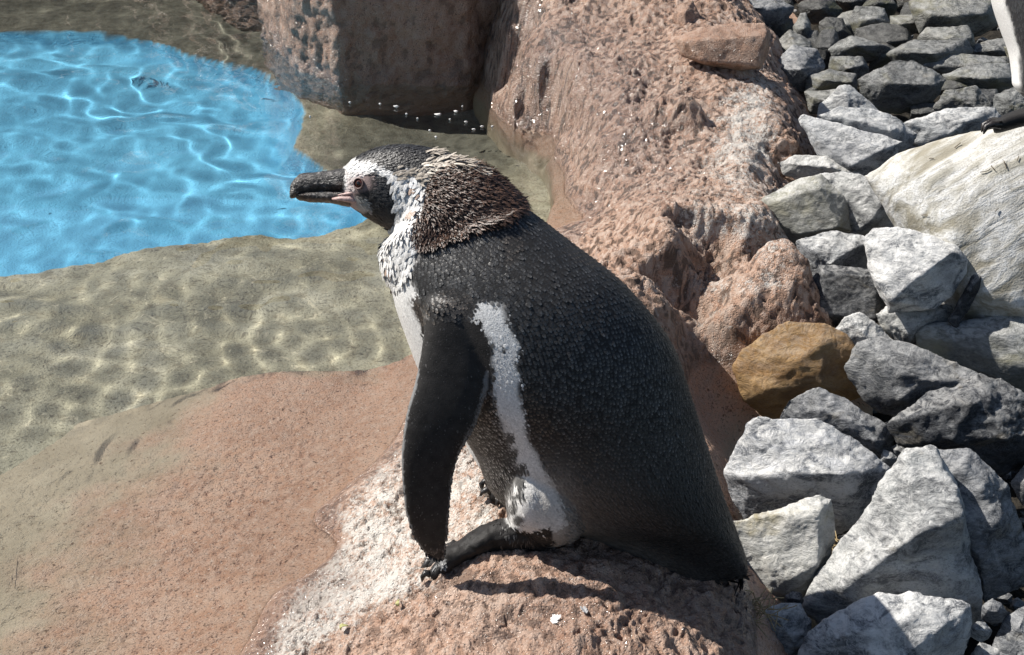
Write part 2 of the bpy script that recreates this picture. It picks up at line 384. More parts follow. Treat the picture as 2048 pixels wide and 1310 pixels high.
vattr(mrock, 'guano', np.clip(gu_*.82, 0, .84)*sstep(.0, .012, VR[:, 2]))
wet = (1-sstep(.004, .03, VR[:, 2]+fbm(VR*18, 3, s=71)*0.022))*sstep(-.010, -.001, VR[:, 2])
wet = np.clip(wet + blob(1160,150,200,150,.9) + blob(1270,320,170,110,.75) + blob(1050,90,80,90,.7) + blob(1130,1240,260,90,.55) + blob(620,1200,110,130,.4), 0, 1)
vattr(mrock, 'wet', wet)
vattr(mrock, 'dark_tone', np.clip(blob(1400,700,90,160,.55)+blob(1480,1230,60,90,.5)+blob(1400,520,70,30,.5), 0, 1))  # darker patches on the ridge hollow, its right face and lower right edge
vattr(mrock, 'crusty', np.clip(.55+.6*sstep(1.4, 1.9, VR[:, 1])+.5*fbm(VR*6, 3, s=77), .25, 1)*sstep(-.004, .004, VR[:, 2])); vattr(mrock, 'submerged_lift', sstep(.002, -.008, VR[:, 2])); vattr(mrock, 'sanded', .9*sstep(-.058, -.104, VR[:, 2]+fbm(VR*14, 4, s=73)*.03))
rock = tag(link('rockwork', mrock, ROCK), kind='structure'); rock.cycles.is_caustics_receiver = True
RB = bvh_of(mrock)
def rock_z(x, y):
    h = RB.ray_cast(Vector((x, y, 2)), Vector((0, 0, -1)))
    return h[0].z if h[0] is not None else None

# ------------------------------------------------------------------ pool floor: sandy shelf and blue painted basin
BASIN_PX = [(-900,640),(-400,590),(-120,556),(0,541),(150,525),(300,501),(420,480),(520,464),(590,474),(650,462),(720,440),(770,400),(740,345),(690,345),(640,318),(585,284),(604,255),(606,205),(570,160),(500,130),(380,96),(300,66),(200,54),(0,52),(-300,56),(-900,70)]
BASIN = [tuple(PW(u, v, .17)[:2]) for u, v in BASIN_PX]
fu = np.concatenate([np.arange(-700, -60, 10.0), np.arange(-60, 1250, 4.5)]); fv = np.concatenate([np.arange(-70, 1330, 4.0), np.arange(1330, 1700, 20.0)])
U, Vv = np.meshgrid(fu, fv); G = PZ(U, Vv, 0.0); FX, FY = G[..., 0], G[..., 1]
bd = poly_dist(FX, FY, BASIN); Q = np.stack([FX, FY, 0*FX], -1).reshape(-1, 3)
bd = bd + fbm(Q*14, 3, s=81).reshape(FX.shape)*0.007
sandz = -0.155 + fbm(Q*5, 2, s=82).reshape(FX.shape)*0.030 + fbm(Q*30, 2, s=83).reshape(FX.shape)*0.0030
sandz = sandz - 0.02*sstep(.25, .0, bd)
deep = -0.31 + fbm(Q*2, 2, s=84).reshape(FX.shape)*0.02
w = sstep(0.004, -0.03, bd)
nook = PZ(840, 255, 0.0); floor_shade = np.clip(sstep(2.98, 3.25, FY+fbm(Q*5, 3, s=86).reshape(FX.shape)*.12) + np.exp(-(((FX-nook[0])/.26)**2+((FY-nook[1]-.05)/.24)**2)**2), 0, 1)  # mask of the painted shade: wall nook and far strip
sandz = sandz-.04*floor_shade
mfl = grid_mesh('pool_floor', FX, FY, sandz*(1-w)+deep*w)
vattr(mfl, 'basin', sstep(0.003, -0.003, bd).ravel())
vattr(mfl, 'floor_shade', floor_shade.ravel())
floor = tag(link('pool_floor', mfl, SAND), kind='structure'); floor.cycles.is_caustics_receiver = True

# ------------------------------------------------------------------ water surface with small crossing ripples
wu = np.concatenate([np.arange(-700, -60, 8.0), np.arange(-60, 1120, 3.2), np.arange(1120, 1330, 6.0)]); wv = np.concatenate([np.arange(-70, 430, 3.2), np.arange(430, 1100, 2.2), np.arange(1100, 1400, 4.0), np.arange(1400, 1700, 12.0)])
U, Vv = np.meshgrid(wu, wv); G = PZ(U, Vv, 0.0); WX, WY = G[..., 0], G[..., 1]
wz = np.zeros(WX.shape); rr = np.random.default_rng(5)
warp = fbm(np.stack([WX*3, WY*3, 0*WX], -1).reshape(-1, 3), 2, s=90).reshape(WX.shape)*0.10
calm = 0.45+0.55*sstep(-0.45, -0.15, -WX-0.32*(WY-1.2)) 
calm = np.clip(0.35+0.65*sstep(1.45, 2.0, WY)*sstep(0.05, -0.35, WX) + 0.12, 0.3, 1)
for k in range(34):
    lam = 0.05*(0.34/0.05)**rr.random(); a = rr.normal(1.45, 0.75); ph = rr.random()*6.283
    amp = 0.0078*lam/6.283*(1.0 if lam > .09 else 0.6)
    s = (WX*math.cos(a)+WY*math.sin(a)+warp)*6.283/lam+ph
    wz += amp*np.sin(s)
wz *= calm*(.60+.40*sstep(1.8, 2.3, WY))*(1+.9*sstep(3.1, 3.5, WY))
wld = poly_dist(WX, WY, LEDGE)
wld = np.minimum(wld, poly_dist(WX, WY, [tuple(PZ(u_, v_, 0.)[:2]) for u_, v_ in ((480,725),(380,800),(200,880),(-100,1060),(-500,1300),(-500,1800),(900,1800),(900,725))])+.03)
wz *= (.15+.85*sstep(-.03, .07, wld))
for k in range(18):
    lam = 0.045*(0.095/0.045)**rr.random(); a = rr.random()*6.283; ph = rr.random()*6.283
    wz += (0.0135*lam/6.283)*np.sin((WX*math.cos(a)+WY*math.sin(a)+warp*.4)*6.283/lam+ph)*(0.25+0.75*sstep(2.35, 1.9, WY))*sstep(-.02,-.25, WX-.45*(WY-1.3)+.05)*(.10+.90*sstep(-.02, .06, wld))
# the sheet ends where it would be thinner than a millimetre or two
near = (poly_dist(WX, WY, LEDGE) < .02); wm = np.ones(WX.shape, bool); ii = np.argwhere(near)
for a_, b_ in ii:
    zr = rock_z(WX[a_, b_], WY[a_, b_])
    if zr is not None and zr > -.0046: wm[a_, b_] = False
    if zr is not None and zr > -.016: wz[a_, b_] *= max(.05, (-zr-.005)/.011)
mw, _ = grid_mesh('water', WX, WY, wz, wm, True)
water = tag(link('water', mw, WATER), kind='structure'); water.cycles.is_caustics_caster = True

# ------------------------------------------------------------------ soil bed below the stones
bu = np.arange(1300, 2500, 14.0); bv = np.arange(-80, 1700, 14.0)
U, Vv = np.meshgrid(bu, bv); G = PZ(U, Vv, 0.0)
gz = -0.06-.075*sstep(2.15, 1.75, G[..., 1])+fbm(G.reshape(-1, 3)*20, 3, s=95).reshape(U.shape)*0.02
tag(link('ground', grid_mesh('ground', G[..., 0], G[..., 1], gz), SOIL), kind='structure')

# ------------------------------------------------------------------ upright rock walls round the far side of the pool
def rock_wall(name, pts, top, label, cat, seed, amp=0.02, step=0.007, thick=0.45):
    """an upright rock face standing along the path pts, with a back and a top"""
    pts = np.array(pts, float); seg = np.r_[0, np.cumsum(np.hypot(*np.diff(pts, axis=0).T))]
    n = int(seg[-1]/step); s = np.linspace(0, seg[-1], n)
    x = np.interp(s, seg, pts[:, 0]); y = np.interp(s, seg, pts[:, 1])
    tx, ty = np.gradient(x), np.gradient(y); L = np.hypot(tx, ty); nx, ny = ty/L, -tx/L
    nx = np.convolve(np.pad(nx, 4, 'edge'), np.ones(9)/9, 'valid'); ny = np.convolve(np.pad(ny, 4, 'edge'), np.ones(9)/9, 'valid')
    hs = np.r_[np.arange(-0.3, min(top, 0.5), step), np.arange(min(top, 0.5), top, step*3)] if top > .5 else np.arange(-0.3, top, step)
    X, H = np.meshgrid(x, hs); Y, _ = np.meshgrid(y, hs); NX, _ = np.meshgrid(nx, hs); NY, _ = np.meshgrid(ny, hs)
    q = np.stack([X, Y, H*0.7], -1).reshape(-1, 3)
    dsp = (fbm(q*7, 4, s=seed)*amp*1.4 + fbm(q*40, 4, 0.6, seed+3)*amp*0.55 + fbm(q*130, 2, 0.6, seed+5)*amp*0.2).reshape(X.shape)
    dsp_all = np.concatenate([fbm(q*60, 4, .65, seed+6), np.zeros(4*n)])
    dsp = dsp+.006*dsp_all[:dsp.size].reshape(dsp.shape)
    X2 = X+NX*dsp; Y2 = Y+NY*dsp
    rowsX, rowsY, rowsZ = [X2], [Y2], [H]
    for k, (bk, dz) in enumerate(((.04, .012), (.15, .03), (thick, .0), (thick, -top-.25))):
        rowsX.append((X2[-1]-nx*bk)[None]); rowsY.append((Y2[-1]-ny*bk)[None]); rowsZ.append(np.full((1, n), hs[-1]+dz)+fbm(np.stack([x, y, 0*x+bk], -1)*9, 3, s=seed+8)[None]*.02)
    X2, Y2, H2 = (np.concatenate(a) for a in (rowsX, rowsY, rowsZ))
    r, c = X2.shape; i = np.arange(r*c).reshape(r, c)
    F = np.stack([i[:-1, :-1], i[:-1, 1:], i[1:, 1:], i[1:, :-1]], -1).reshape(-1, 4)
    V = np.stack([X2, Y2, H2], -1).reshape(-1, 3); me = mesh_np(name, V, np.ascontiguousarray(F))
    vattr(me, 'guano', np.zeros(len(V))); vattr(me, 'dark_tone', 0.10+0.1*fbm(V*8, 3, s=seed+11))
    vattr(me, 'relief', np.clip(.5+dsp_all*.7, 0, 1)); vattr(me, 'crusty', np.full(len(V), .6)); vattr(me, 'submerged_lift', np.zeros(len(V))); vattr(me, 'sanded', np.zeros(len(V)))
    vattr(me, 'wet', np.clip(0.35+1-sstep(.0, .06, V[:, 2]+fbm(V*20, 2, s=seed+12)*.03), 0, 1))
    o = link(name, me, ROCK); o.cycles.is_caustics_receiver = True
    return tag(o, label, cat)
rock_wall('rock_wall', [(-.62,3.40),(-.50,3.15),(-.385,3.02),(-.25,3.03),(-.10,3.045),(-.05,3.10),(.02,3.16),(.2,3.2)], .42, 'tall brown rock wall with a shaded face rising from the pool', 'rock wall', 101, .016)
rock_wall('rock_bank', [(-2.9,4.5),(-2.2,4.4),(-1.6,4.3),(-1.2,4.2),(-.92,4.02),(-.72,3.74),(-.56,3.55),(-.42,3.42)], .34, 'wet brown rock bank along the far edge of the pool', 'rock bank', 131, .035)
rock_wall('backdrop_cliff', [(-3.2,4.75),(-2.2,4.6),(-1.2,4.45),(-.4,4.3),(.4,4.2),(1.0,4.15),(1.6,4.3)], .95, 'unseen rock cliff behind the pool bank, kept for its dark reflection', 'rock cliff', 161, .06, .02)  # out of view, put there for its dark reflection in the water
# ------------------------------------------------------------------ stones
def mat_stone(name, a, b, vein, vamt=0.6, stain=None, rough=0.75, vscale=1.0, spec=0.3, dusty=0.35):
    m = NT(name); oc = m.obj()
    mp = m.n('ShaderNodeMapping'); m.l(oc, mp.inputs['Vector']); mp.inputs['Scale'].default_value = (1, 1, 1.8)
    rnd = m.n('ShaderNodeObjectInfo').outputs['Random']
    off = m.n('ShaderNodeVectorMath', operation='ADD'); m.l(mp.outputs[0], off.inputs[0])
    cx = m.n('ShaderNodeCombineXYZ'); m.l(m.math('MULTIPLY', rnd, 17.0), cx.inputs[0]); m.l(m.math('MULTIPLY', rnd, 7.0), cx.inputs[1]); m.l(cx.outputs[0], off.inputs[1])
    p = off.outputs[0]
    n1 = m.noise(p, 17*vscale, 8, 0.68, 1.0); n2 = m.noise(p, 40*vscale, 8, 0.72, 1.8); n3 = m.noise(p, 330, 3, 0.6)
    c = m.mix(m.ramp(n1, [(0.43, 0.0), (0.56, 1.0)]), a, b)
    v = m.ramp(m.math('ABSOLUTE', m.math('SUBTRACT', n2, 0.5)), [(0.0, 1.0), (0.014, 0.5), (0.04, 0.0)])
    c = m.mix(m.math('MULTIPLY', v, vamt), c, vein)
    c = m.mix(m.math('MULTIPLY', m.ramp(m.noise(p, 24*vscale, 8, 0.75, 2.2), [(0.54, 0.0), (0.66, 1.0)]), vamt*0.75), c, vein)
    c = m.mix(m.ramp(n3, [(0.3, 0.55), (0.47, 0.0)]), c, tuple(x*0.45 for x in a))
    c = m.mix(1.0, c, m.ramp(rnd, [(0.0, (0.62, 0.64, 0.68)), (0.35, (1.0, 0.99, 0.96)), (0.7, (0.82, 0.84, 0.88)), (1.0, (1.15, 1.14, 1.12))]), 'MULTIPLY')
    c = m.mix(m.math('MULTIPLY', m.ramp(m.noise(p, 7, 5, 0.65, 0.5), [(0.52, 0.0), (0.66, 0.7)]), 1.0), c, m.mix(1.0, c, (0.42, 0.42, 0.44), 'MULTIPLY'))
    c = m.mix(m.ramp(m.noise(p, 12, 5, 0.7, 0.8), [(0.6, 0.0), (0.72, 0.45)]), c, (0.26, 0.22, 0.15))
    if stain:
        c = m.mix(m.math('MULTIPLY', m.ramp(m.noise(p, 9, 4, 0.6, 0.6), [(0.55, 0.0), (0.68, 0.75)]), 1.0), c, stain)
    nz = m.n('ShaderNodeSeparateXYZ'); m.l(m.n('ShaderNodeNewGeometry').outputs['Normal'], nz.inputs[0])
    dust = m.math('MULTIPLY', m.math('MULTIPLY', m.math('SUBTRACT', nz.outputs[2], 0.35), 2.2, clamp=True), m.ramp(m.noise(p, 55, 8, 0.75, 1.0), [(0.42, 0.0), (0.58, 1.0)]))
    c = m.mix(m.math('MULTIPLY', dust, dusty), c, (0.76, 0.75, 0.72))      # dried droppings and lime settled on what lies upward
    h = m.math('ADD', m.math('MULTIPLY', n2, 1.0), m.math('MULTIPLY', n1, 0.8))
    h = m.math('ADD', h, m.math('MULTIPLY', m.noise(p, 900, 2, 0.6), 0.12))
    m.bsdf(c, rough, m.bump(h, 0.9, 0.006), spec); return m.m
SM = {
 'W': mat_stone('white_veined_stone', (0.14, 0.15, 0.165), (0.64, 0.64, 0.63), (0.80, 0.79, 0.77), 0.65, dusty=0.85),
 'L': mat_stone('light_grey_stone', (0.15, 0.155, 0.16), (0.48, 0.485, 0.47), (0.72, 0.71, 0.68), 0.5, dusty=0.7),
 'G': mat_stone('sage_grey_stone', (0.23, 0.235, 0.215), (0.33, 0.33, 0.30), (0.52, 0.51, 0.46), 0.35, (0.36, 0.34, 0.24), dusty=0.5),
 'M': mat_stone('mid_grey_stone', (0.075, 0.08, 0.088), (0.20, 0.205, 0.215), (0.50, 0.50, 0.49), 0.5),
 'D': mat_stone('dark_slate_stone', (0.022, 0.024, 0.029), (0.06, 0.064, 0.072), (0.30, 0.30, 0.30), 0.35),
 'F': mat_stone('wet_olive_grey_stone', (0.06, 0.061, 0.055), (0.21, 0.21, 0.19), (0.42, 0.415, 0.38), 0.5, (0.15, 0.14, 0.075), 0.42, 1.2, 0.5, 0.25),
 'K': mat_stone('wet_black_stone', (0.02, 0.021, 0.02), (0.06, 0.06, 0.056), (0.20, 0.195, 0.17), 0.35, (0.07, 0.07, 0.02), 0.35, 1.2, 0.55, 0.08),
 'S': mat_stone('ochre_stained_stone', (0.36, 0.36, 0.34), (0.58, 0.57, 0.53), (0.72, 0.71, 0.67), 0.5, (0.36, 0.29, 0.12), dusty=0.6),
 'T': mat_stone('tan_stone', (0.36, 0.20, 0.075), (0.50, 0.31, 0.135), (0.42, 0.33, 0.24), 0.28, (0.20, 0.12, 0.06), 0.8, 0.8, dusty=0.12),
 'C': mat_stone('cream_boulder', (0.52, 0.49, 0.42), (0.66, 0.635, 0.575), (0.75, 0.73, 0.68), 0.5, (0.52, 0.45, 0.30), 0.8, 0.7),
 'R': ROCK,
}
def mat_boulder():
    m = NT('striped_cream_boulder'); p = m.pos()
    m0 = m.n('ShaderNodeMapping'); m.l(p, m0.inputs['Vector']); m0.inputs['Rotation'].default_value = (0.0, 0.25, -0.5)
    mp = m.n('ShaderNodeMapping'); m.l(m0.outputs[0], mp.inputs['Vector']); mp.inputs['Scale'].default_value = (3.0, 34, 34)
    s1 = m.noise(mp.outputs[0], 1.0, 5, 0.6, 0.4); s2 = m.noise(p, 60, 5, 0.65); s3 = m.noise(p, 380, 3)
    c = m.ramp(s1, [(0.36, (0.30, 0.275, 0.215)), (0.46, (0.50, 0.485, 0.44)), (0.54, (0.69, 0.685, 0.665)), (0.66, (0.44, 0.42, 0.36))])
    c = m.mix(m.ramp(s2, [(0.34, 0.6), (0.5, 0.0)]), c, (0.36, 0.34, 0.29))
    c = m.mix(m.ramp(s3, [(0.33, 0.6), (0.46, 0.0)]), c, (0.25, 0.23, 0.19))
    h = m.math('ADD', m.math('MULTIPLY', s1, 1.2), m.math('ADD', m.math('MULTIPLY', s2, 0.3), m.math('MULTIPLY', s3, 0.2)))
    m.bsdf(c, 0.8, m.bump(h, 0.7, 0.006), 0.25); return m.m
SM['C'] = mat_boulder()
def stone_mesh(name, outline, ridge, zb, seed, thick=0.62, vox=58, amp=1.0, dt=0.0, smooth_it=0, flat=None):
    rg = np.random.default_rng(seed)
    o = np.array(outline, float); cu, cv = o.mean(0); vb = o[:, 1].max()
    t0 = tz(vb, zb)+dt; r = math.sqrt(np.ptp(o[:, 0])*np.ptp(o[:, 1]))/2; pxm = t0/FPX
    if ridge is None:
        ridge = []
        for k in range(6):
            a = rg.random()*6.283; q = 0.35+0.3*rg.random()
            ridge.append((cu+math.cos(a)*q*np.ptp(o[:, 0])/2, cv+math.sin(a)*q*np.ptp(o[:, 1])/2, r*(0.42+0.25*rg.random())))
    pts = [P(u, v, t0) for u, v in o]
    pts += [P(u, v, t0-h*pxm) for u, v, h in ridge]
    for u, v in o:                                         # the unseen back and underside
        pts.append(P(cu+(u-cu)*0.72, cv+(v-cv)*0.72, t0+r*pxm*thick*(0.8+0.4*rg.random())))
    c = np.mean(pts, 0)
    bm = bmesh.new()
    for p in pts: bm.verts.new(tuple(np.asarray(p)-c))
    res = bmesh.ops.convex_hull(bm, input=bm.verts)
    bmesh.ops.delete(bm, geom=[v for v in bm.verts if not v.link_faces], context='VERTS')
    bmesh.ops.recalc_face_normals(bm, faces=bm.faces)
    me0 = bpy.data.meshes.new('t'); bm.to_mesh(me0); bm.free()
    V = verts(me0); ext = np.ptp(V, axis=0).max()
    me = remesh(me0, ext/vox, smooth_it); bpy.data.meshes.remove(me0); me.name = name
    V = verts(me); N = normals(me); R = r*pxm; q = V/R
    s = seed*7
    d1 = fbm(q*1.1+s, 3, 0.5, s)*0.07
    st = fbm(q*1.7+s*1.3, 3, 0.55, s+9)*5.0; fr = st-np.floor(st); d2 = (np.floor(st)+sstep(.72, 1, fr))*0.016
    d3 = fbm(q*6, 4, 0.62, s+4)*0.016; d4 = -np.abs(fbm(q*3.2, 3, 0.5, s+5))*0.03
    ch = fbm(q*14, 3, 0.6, s+6)*0.010
    V = V + N*((d1+d2-0.0+d3+d4+ch)*R*amp)[:, None]
    set_verts(me, V)
    return me, c
def stone(name, label, cat, outline, ridge=None, mat='L', zb=0.0, seed=1, group=None, **kw):
    if seed < 33 and seed not in (22, 9, 10, 11, 24, 25, 30, 12, 13, 14, 15, 16, 17, 18, 19, 20, 21): zb -= .06
    if seed < 32 and seed not in (1, 22) and ridge: ridge = [(u, v, h*1.4) for u, v, h in ridge]
    if seed < 33 and seed != 22:
        cc = np.mean(outline, 0); outline = [tuple(cc+(np.array(q)-cc)*1.06) for q in outline]
    me, c = stone_mesh(name, outline, ridge, zb, seed, **kw)
    if mat == 'R':
        n = len(me.vertices); vattr(me, 'guano', np.zeros(n)); vattr(me, 'wet', np.full(n, .1)); vattr(me, 'dark_tone', np.zeros(n)); vattr(me, 'submerged_lift', np.zeros(n)); vattr(me, 'crusty', np.full(n, .4)); vattr(me, 'relief', np.clip(.5+fbm(verts(me)*90, 4, .62, 3), 0, 1)); vattr(me, 'sanded', np.zeros(n))
    o = link(name, me, SM[mat]); o.location = c
    return tag(o, label, cat, group)

stone('stone', 'rounded tan ochre stone wedged against the brown rockwork', 'stone',
      [(1475,735),(1490,700),(1575,648),(1650,652),(1690,675),(1705,700),(1700,740),(1722,792),(1660,815),(1560,840),(1530,838),(1490,800)],
      [(1550,700,26),(1640,690,34),(1530,780,36),(1650,775,42),(1600,720,44)], 'T', .0, 1, amp=.6)
stone('stone', 'grey flat stone tucked under the front of the tan stone', 'stone',
      [(1560,838),(1580,800),(1640,778),(1690,795),(1770,850),(1782,880),(1765,920),(1700,900),(1600,860)],
      [(1640,820,20),(1730,850,28),(1750,885,28)], 'M', .02, 2)
stone('stone', 'broad white veined stone with a pale flat top and dark front corner', 'stone',
      [(1450,940),(1495,880),(1500,850),(1530,840),(1640,840),(1700,870),(1778,935),(1772,965),(1740,1010),(1680,1070),(1600,1060),(1490,1035),(1460,985)],
      [(1490,955,26),(1590,945,46),(1690,950,50)], 'W', .0, 3)
stone('stone', 'pale stone with ochre moss stains beside the penguin tail', 'stone',
      [(1465,1045),(1540,1028),(1640,990),(1662,1002),(1670,1080),(1645,1150),(1620,1190),(1580,1208),(1520,1198),(1470,1120)],
      [(1640,1020,24),(1635,1130,40),(1570,1165,30),(1520,1080,10)], 'S', -.01, 4, thick=.45)
stone('stone', 'large grey stone with a sloping pale left flank and shaded front corner', 'stone',
      [(1605,1215),(1640,1140),(1720,1050),(1785,955),(1815,912),(1868,902),(1900,962),(1928,1010),(1940,1060),(1962,1200),(1965,1260),(1850,1262),(1700,1262)],
      [(1800,1000,20),(1925,1030,50),(1840,1065,62),(1725,1150,50)], 'L', -.02, 5)
stone('stone', 'big dark grey stone leaning behind the sloping pale flank', 'stone',
      [(1790,945),(1830,902),(1940,900),(1985,940),(2012,965),(2028,1040),(2060,1110),(2050,1160),(1970,1210),(1920,1100),(1850,1000)],
      [(1930,930,20),(2000,1040,46),(1960,1120,46)], 'M', -.02, 6)
stone('stone', 'black craggy stone above the big dark grey stone', 'stone',
      [(1775,845),(1870,780),(1960,745),(2048,790),(2090,850),(2070,910),(2000,950),(1930,915),(1840,905),(1800,890)],
      [(1850,825,30),(1960,800,40),(1900,880,40),(2020,880,46)], 'D', .02, 7, amp=1.5)
stone('stone', 'long grey slab with white streaks right of the tan stone', 'stone',
      [(1690,735),(1720,690),(1760,680),(1850,700),(1920,735),(1995,765),(1960,790),(1870,835),(1790,835),(1750,825),(1725,785),(1700,760)],
      [(1760,720,22),(1850,760,34),(1800,800,34)], 'M', .03, 8)
stone('stone', 'black blocky stone with grey blotches and a flat front', 'stone',
      [(1612,600),(1640,533),(1700,536),(1760,542),(1784,553),(1780,600),(1770,625),(1745,652),(1690,662),(1640,645),(1614,632)],
      [(1650,546,26),(1752,552,28),(1752,640,34),(1640,630,30)], 'D', .0, 9, amp=.6)
stone('stone', 'big white stone with a shaded smooth front, leaning on the cream boulder', 'stone',
      [(1730,480),(1750,462),(1800,460),(1850,470),(1910,490),(1933,520),(1930,545),(1900,592),(1870,617),(1780,622),(1760,560),(1735,535)],
      [(1782,602,40),(1850,545,44),(1908,503,30),(1760,500,20)], 'W', .07, 10, amp=.8)
stone('stone', 'crumbly light stone behind the black blocky stone', 'stone',
      [(1597,485),(1615,475),(1660,465),(1720,470),(1745,482),(1735,540),(1710,560),(1640,560),(1615,565),(1600,530)],
      [(1625,500,22),(1700,500,26),(1660,530,30)], 'L', .03, 11)
stone('stone', 'sage grey stone with a flat face turned to the penguin', 'stone',
      [(1515,420),(1530,395),(1600,360),(1640,352),(1690,400),(1703,462),(1660,475),(1600,490),(1590,492),(1560,470)],
      [(1560,400,18),(1640,375,20),(1680,455,24),(1600,470,24)], 'G', .03, 12, amp=.5)
stone('stone', 'rounded light stone touching the cream boulder on its left', 'stone',
      [(1640,350),(1690,343),(1750,362),(1790,390),(1806,430),(1797,465),(1750,470),(1705,470),(1690,410)],
      [(1700,380,16),(1770,400,24),(1740,440,26)], 'L', .04, 13)
stone('stone', 'small flat pale stone above the sage grey stone', 'stone',
      [(1556,325),(1590,310),(1650,313),(1690,328),(1722,352),(1680,365),(1600,362),(1570,350)],
      [(1600,330,14),(1660,335,18)], 'S', .04, 14)
stone('stone', 'bright white wedge stone pointing at the rockwork', 'stone',
      [(1597,240),(1610,230),(1640,243),(1760,288),(1802,282),(1792,312),(1725,355),(1690,350),(1640,315),(1622,285)],
      [(1765,300,20),(1700,335,24),(1640,280,14)], 'W', .04, 15, amp=.7)
stone('stone', 'pale stone lying behind the white wedge stone', 'stone',
      [(1640,232),(1680,214),(1750,220),(1800,240),(1832,268),(1825,290),(1800,305),(1700,285)],
      [(1700,240,16),(1780,262,20)], 'L', .05, 16)
stone('stone', 'pale peaked stone rising behind the white wedge stone', 'stone',
      [(1635,238),(1640,210),(1680,175),(1700,171),(1740,205),(1765,228),(1740,250),(1680,250)],
      [(1690,195,12),(1700,228,18)], 'L', .05, 17, amp=.7)
stone('stone', 'large grey faceted stone with a dark shaded front in the far rubble', 'stone',
      [(1720,160),(1780,122),(1830,118),(1870,140),(1892,160),(1880,188),(1850,212),(1790,230),(1742,222),(1724,190)],
      [(1738,165,12),(1772,168,22),(1868,168,20)], 'F', .02, 18)
stone('stone', 'white topped stone with a dark front behind the cream boulder', 'stone',
      [(1800,245),(1860,228),(1920,218),(1985,215),(2005,237),(1960,262),(1880,285),(1840,292),(1815,270)],
      [(1860,245,10),(1940,240,18),(1900,268,18)], 'L', .04, 19)
stone('stone', 'grey angular stone with a rough top behind the far penguin foot', 'stone',
      [(1868,215),(1890,183),(1950,173),(1992,220),(1950,240),(1880,235)], [(1910,195,10),(1950,215,14)], 'F', .04, 20)
stone('stone', 'smooth grey stone right behind the far penguin', 'stone',
      [(1985,217),(1990,190),(2048,168),(2080,200),(2070,245),(1998,242)], [(2020,200,12),(2040,225,14)], 'F', .05, 21)
BOULDER = stone('boulder', 'huge smooth cream boulder with faint stripes', 'boulder',
      [(1725,352),(1790,305),(1880,274),(2000,254),(2100,250),(2220,300),(2300,480),(2260,640),(2120,720),(1990,690),(1900,640),(1860,560),(1810,480),(1790,410)],
      [(1850,340,50),(2000,320,60),(2120,330,60),(1900,480,95),(2050,480,110),(2180,480,90),(2050,610,110),(1960,600,90),(1800,390,40),(1950,390,90)], 'C', .02, 22, vox=60, dt=.09, amp=.30, thick=.8, smooth_it=5)
stone('stone', 'flat pale grey stone lying at the foot of the cream boulder', 'stone',
      [(1833,670),(1850,650),(1900,648),(2048,628),(2140,640),(2140,770),(2048,795),(1950,775),(1880,725),(1840,700)],
      [(1880,680,20),(2000,670,40),(2060,740,50)], 'G', .01, 23, amp=.7)
stone('stone', 'lumpy light stone between the black block and the cream boulder', 'stone',
      [(1755,630),(1790,608),(1840,603),(1900,613),(1908,640),(1860,665),(1838,690),(1800,690),(1770,655)],
      [(1800,630,16),(1850,640,22),(1815,670,22)], 'L', .01, 24)
stone('stone', 'small white dimpled stone in front of the black block', 'stone',
      [(1668,662),(1690,635),(1720,626),(1762,650),(1788,682),(1750,705),(1700,702)], [(1710,650,14),(1740,680,18)], 'W', .01, 25)
stone('stone', 'front white stone half in the penguin shadow', 'stone',
      [(1603,1320),(1620,1270),(1650,1240),(1720,1218),(1760,1190),(1820,1183),(1870,1200),(1932,1213),(1938,1260),(1912,1330),(1880,1390),(1620,1390)],
      [(1690,1270,40),(1830,1225,36),(1890,1250,40),(1780,1340,66)], 'W', -.02, 26)
stone('stone', 'small bluish grey stone beside the straw, below the moss stained stone', 'stone',
      [(1512,1240),(1540,1212),(1600,1208),(1622,1240),(1615,1300),(1580,1350),(1530,1350)], [(1560,1240,20),(1590,1290,26)], 'L', -.03, 27)
stone('stone', 'dark bluish stone right of the front white stone', 'stone',
      [(1975,1320),(2010,1240),(2060,1203),(2130,1240),(2130,1350),(2000,1360)], [(2040,1250,26),(2060,1310,36)], 'M', -.04, 28)
stone('stone', 'little pale stone between the front white and the dark bluish stones', 'stone',
      [(1938,1310),(1960,1284),(2005,1300),(2022,1345),(1945,1350)], [(1975,1315,16)], 'L', -.03, 29, vox=20)
stone('stone', 'dark narrow stone jammed between the big white stone and the cream boulder', 'stone',
      [(1895,640),(1925,585),(1950,545),(1967,545),(1962,575),(1935,625),(1912,655)], [(1940,580,16)], 'D', .02, 30, vox=30, dt=-.06)
stone('stone', 'grey stone right of the big dark grey stone', 'stone',
      [(2018,965),(2048,928),(2110,920),(2110,1020),(2045,1010)], [(2060,960,20)], 'M', -.01, 31, vox=22)
stone('stone', 'small white stone squeezed between rockwork and the black block', 'stone',
      [(1596,615),(1615,588),(1640,600),(1645,650),(1612,640)], [(1620,620,12)], 'W', .0, 32, vox=18)
stone('terracotta_block', 'squared terracotta block resting on the rockwork ridge', 'stone block',
      [(1345,75),(1400,55),(1470,45),(1530,43),(1543,60),(1541,100),(1524,140),(1480,142),(1420,134),(1362,112)],
      [(1372,82,30),(1450,78,36),(1534,68,32),(1400,122,32),(1516,134,32)], 'R', .15, 33, amp=.45, vox=44, thick=.7, dt=-.03)
stone('terracotta_block', 'rough terracotta knob beside the squared block on the ridge', 'stone block',
      [(1340,40),(1355,8),(1385,0),(1400,30),(1398,62),(1365,72)], [(1370,25,16),(1370,55,16)], 'R', .17, 34, amp=1.0, vox=26)
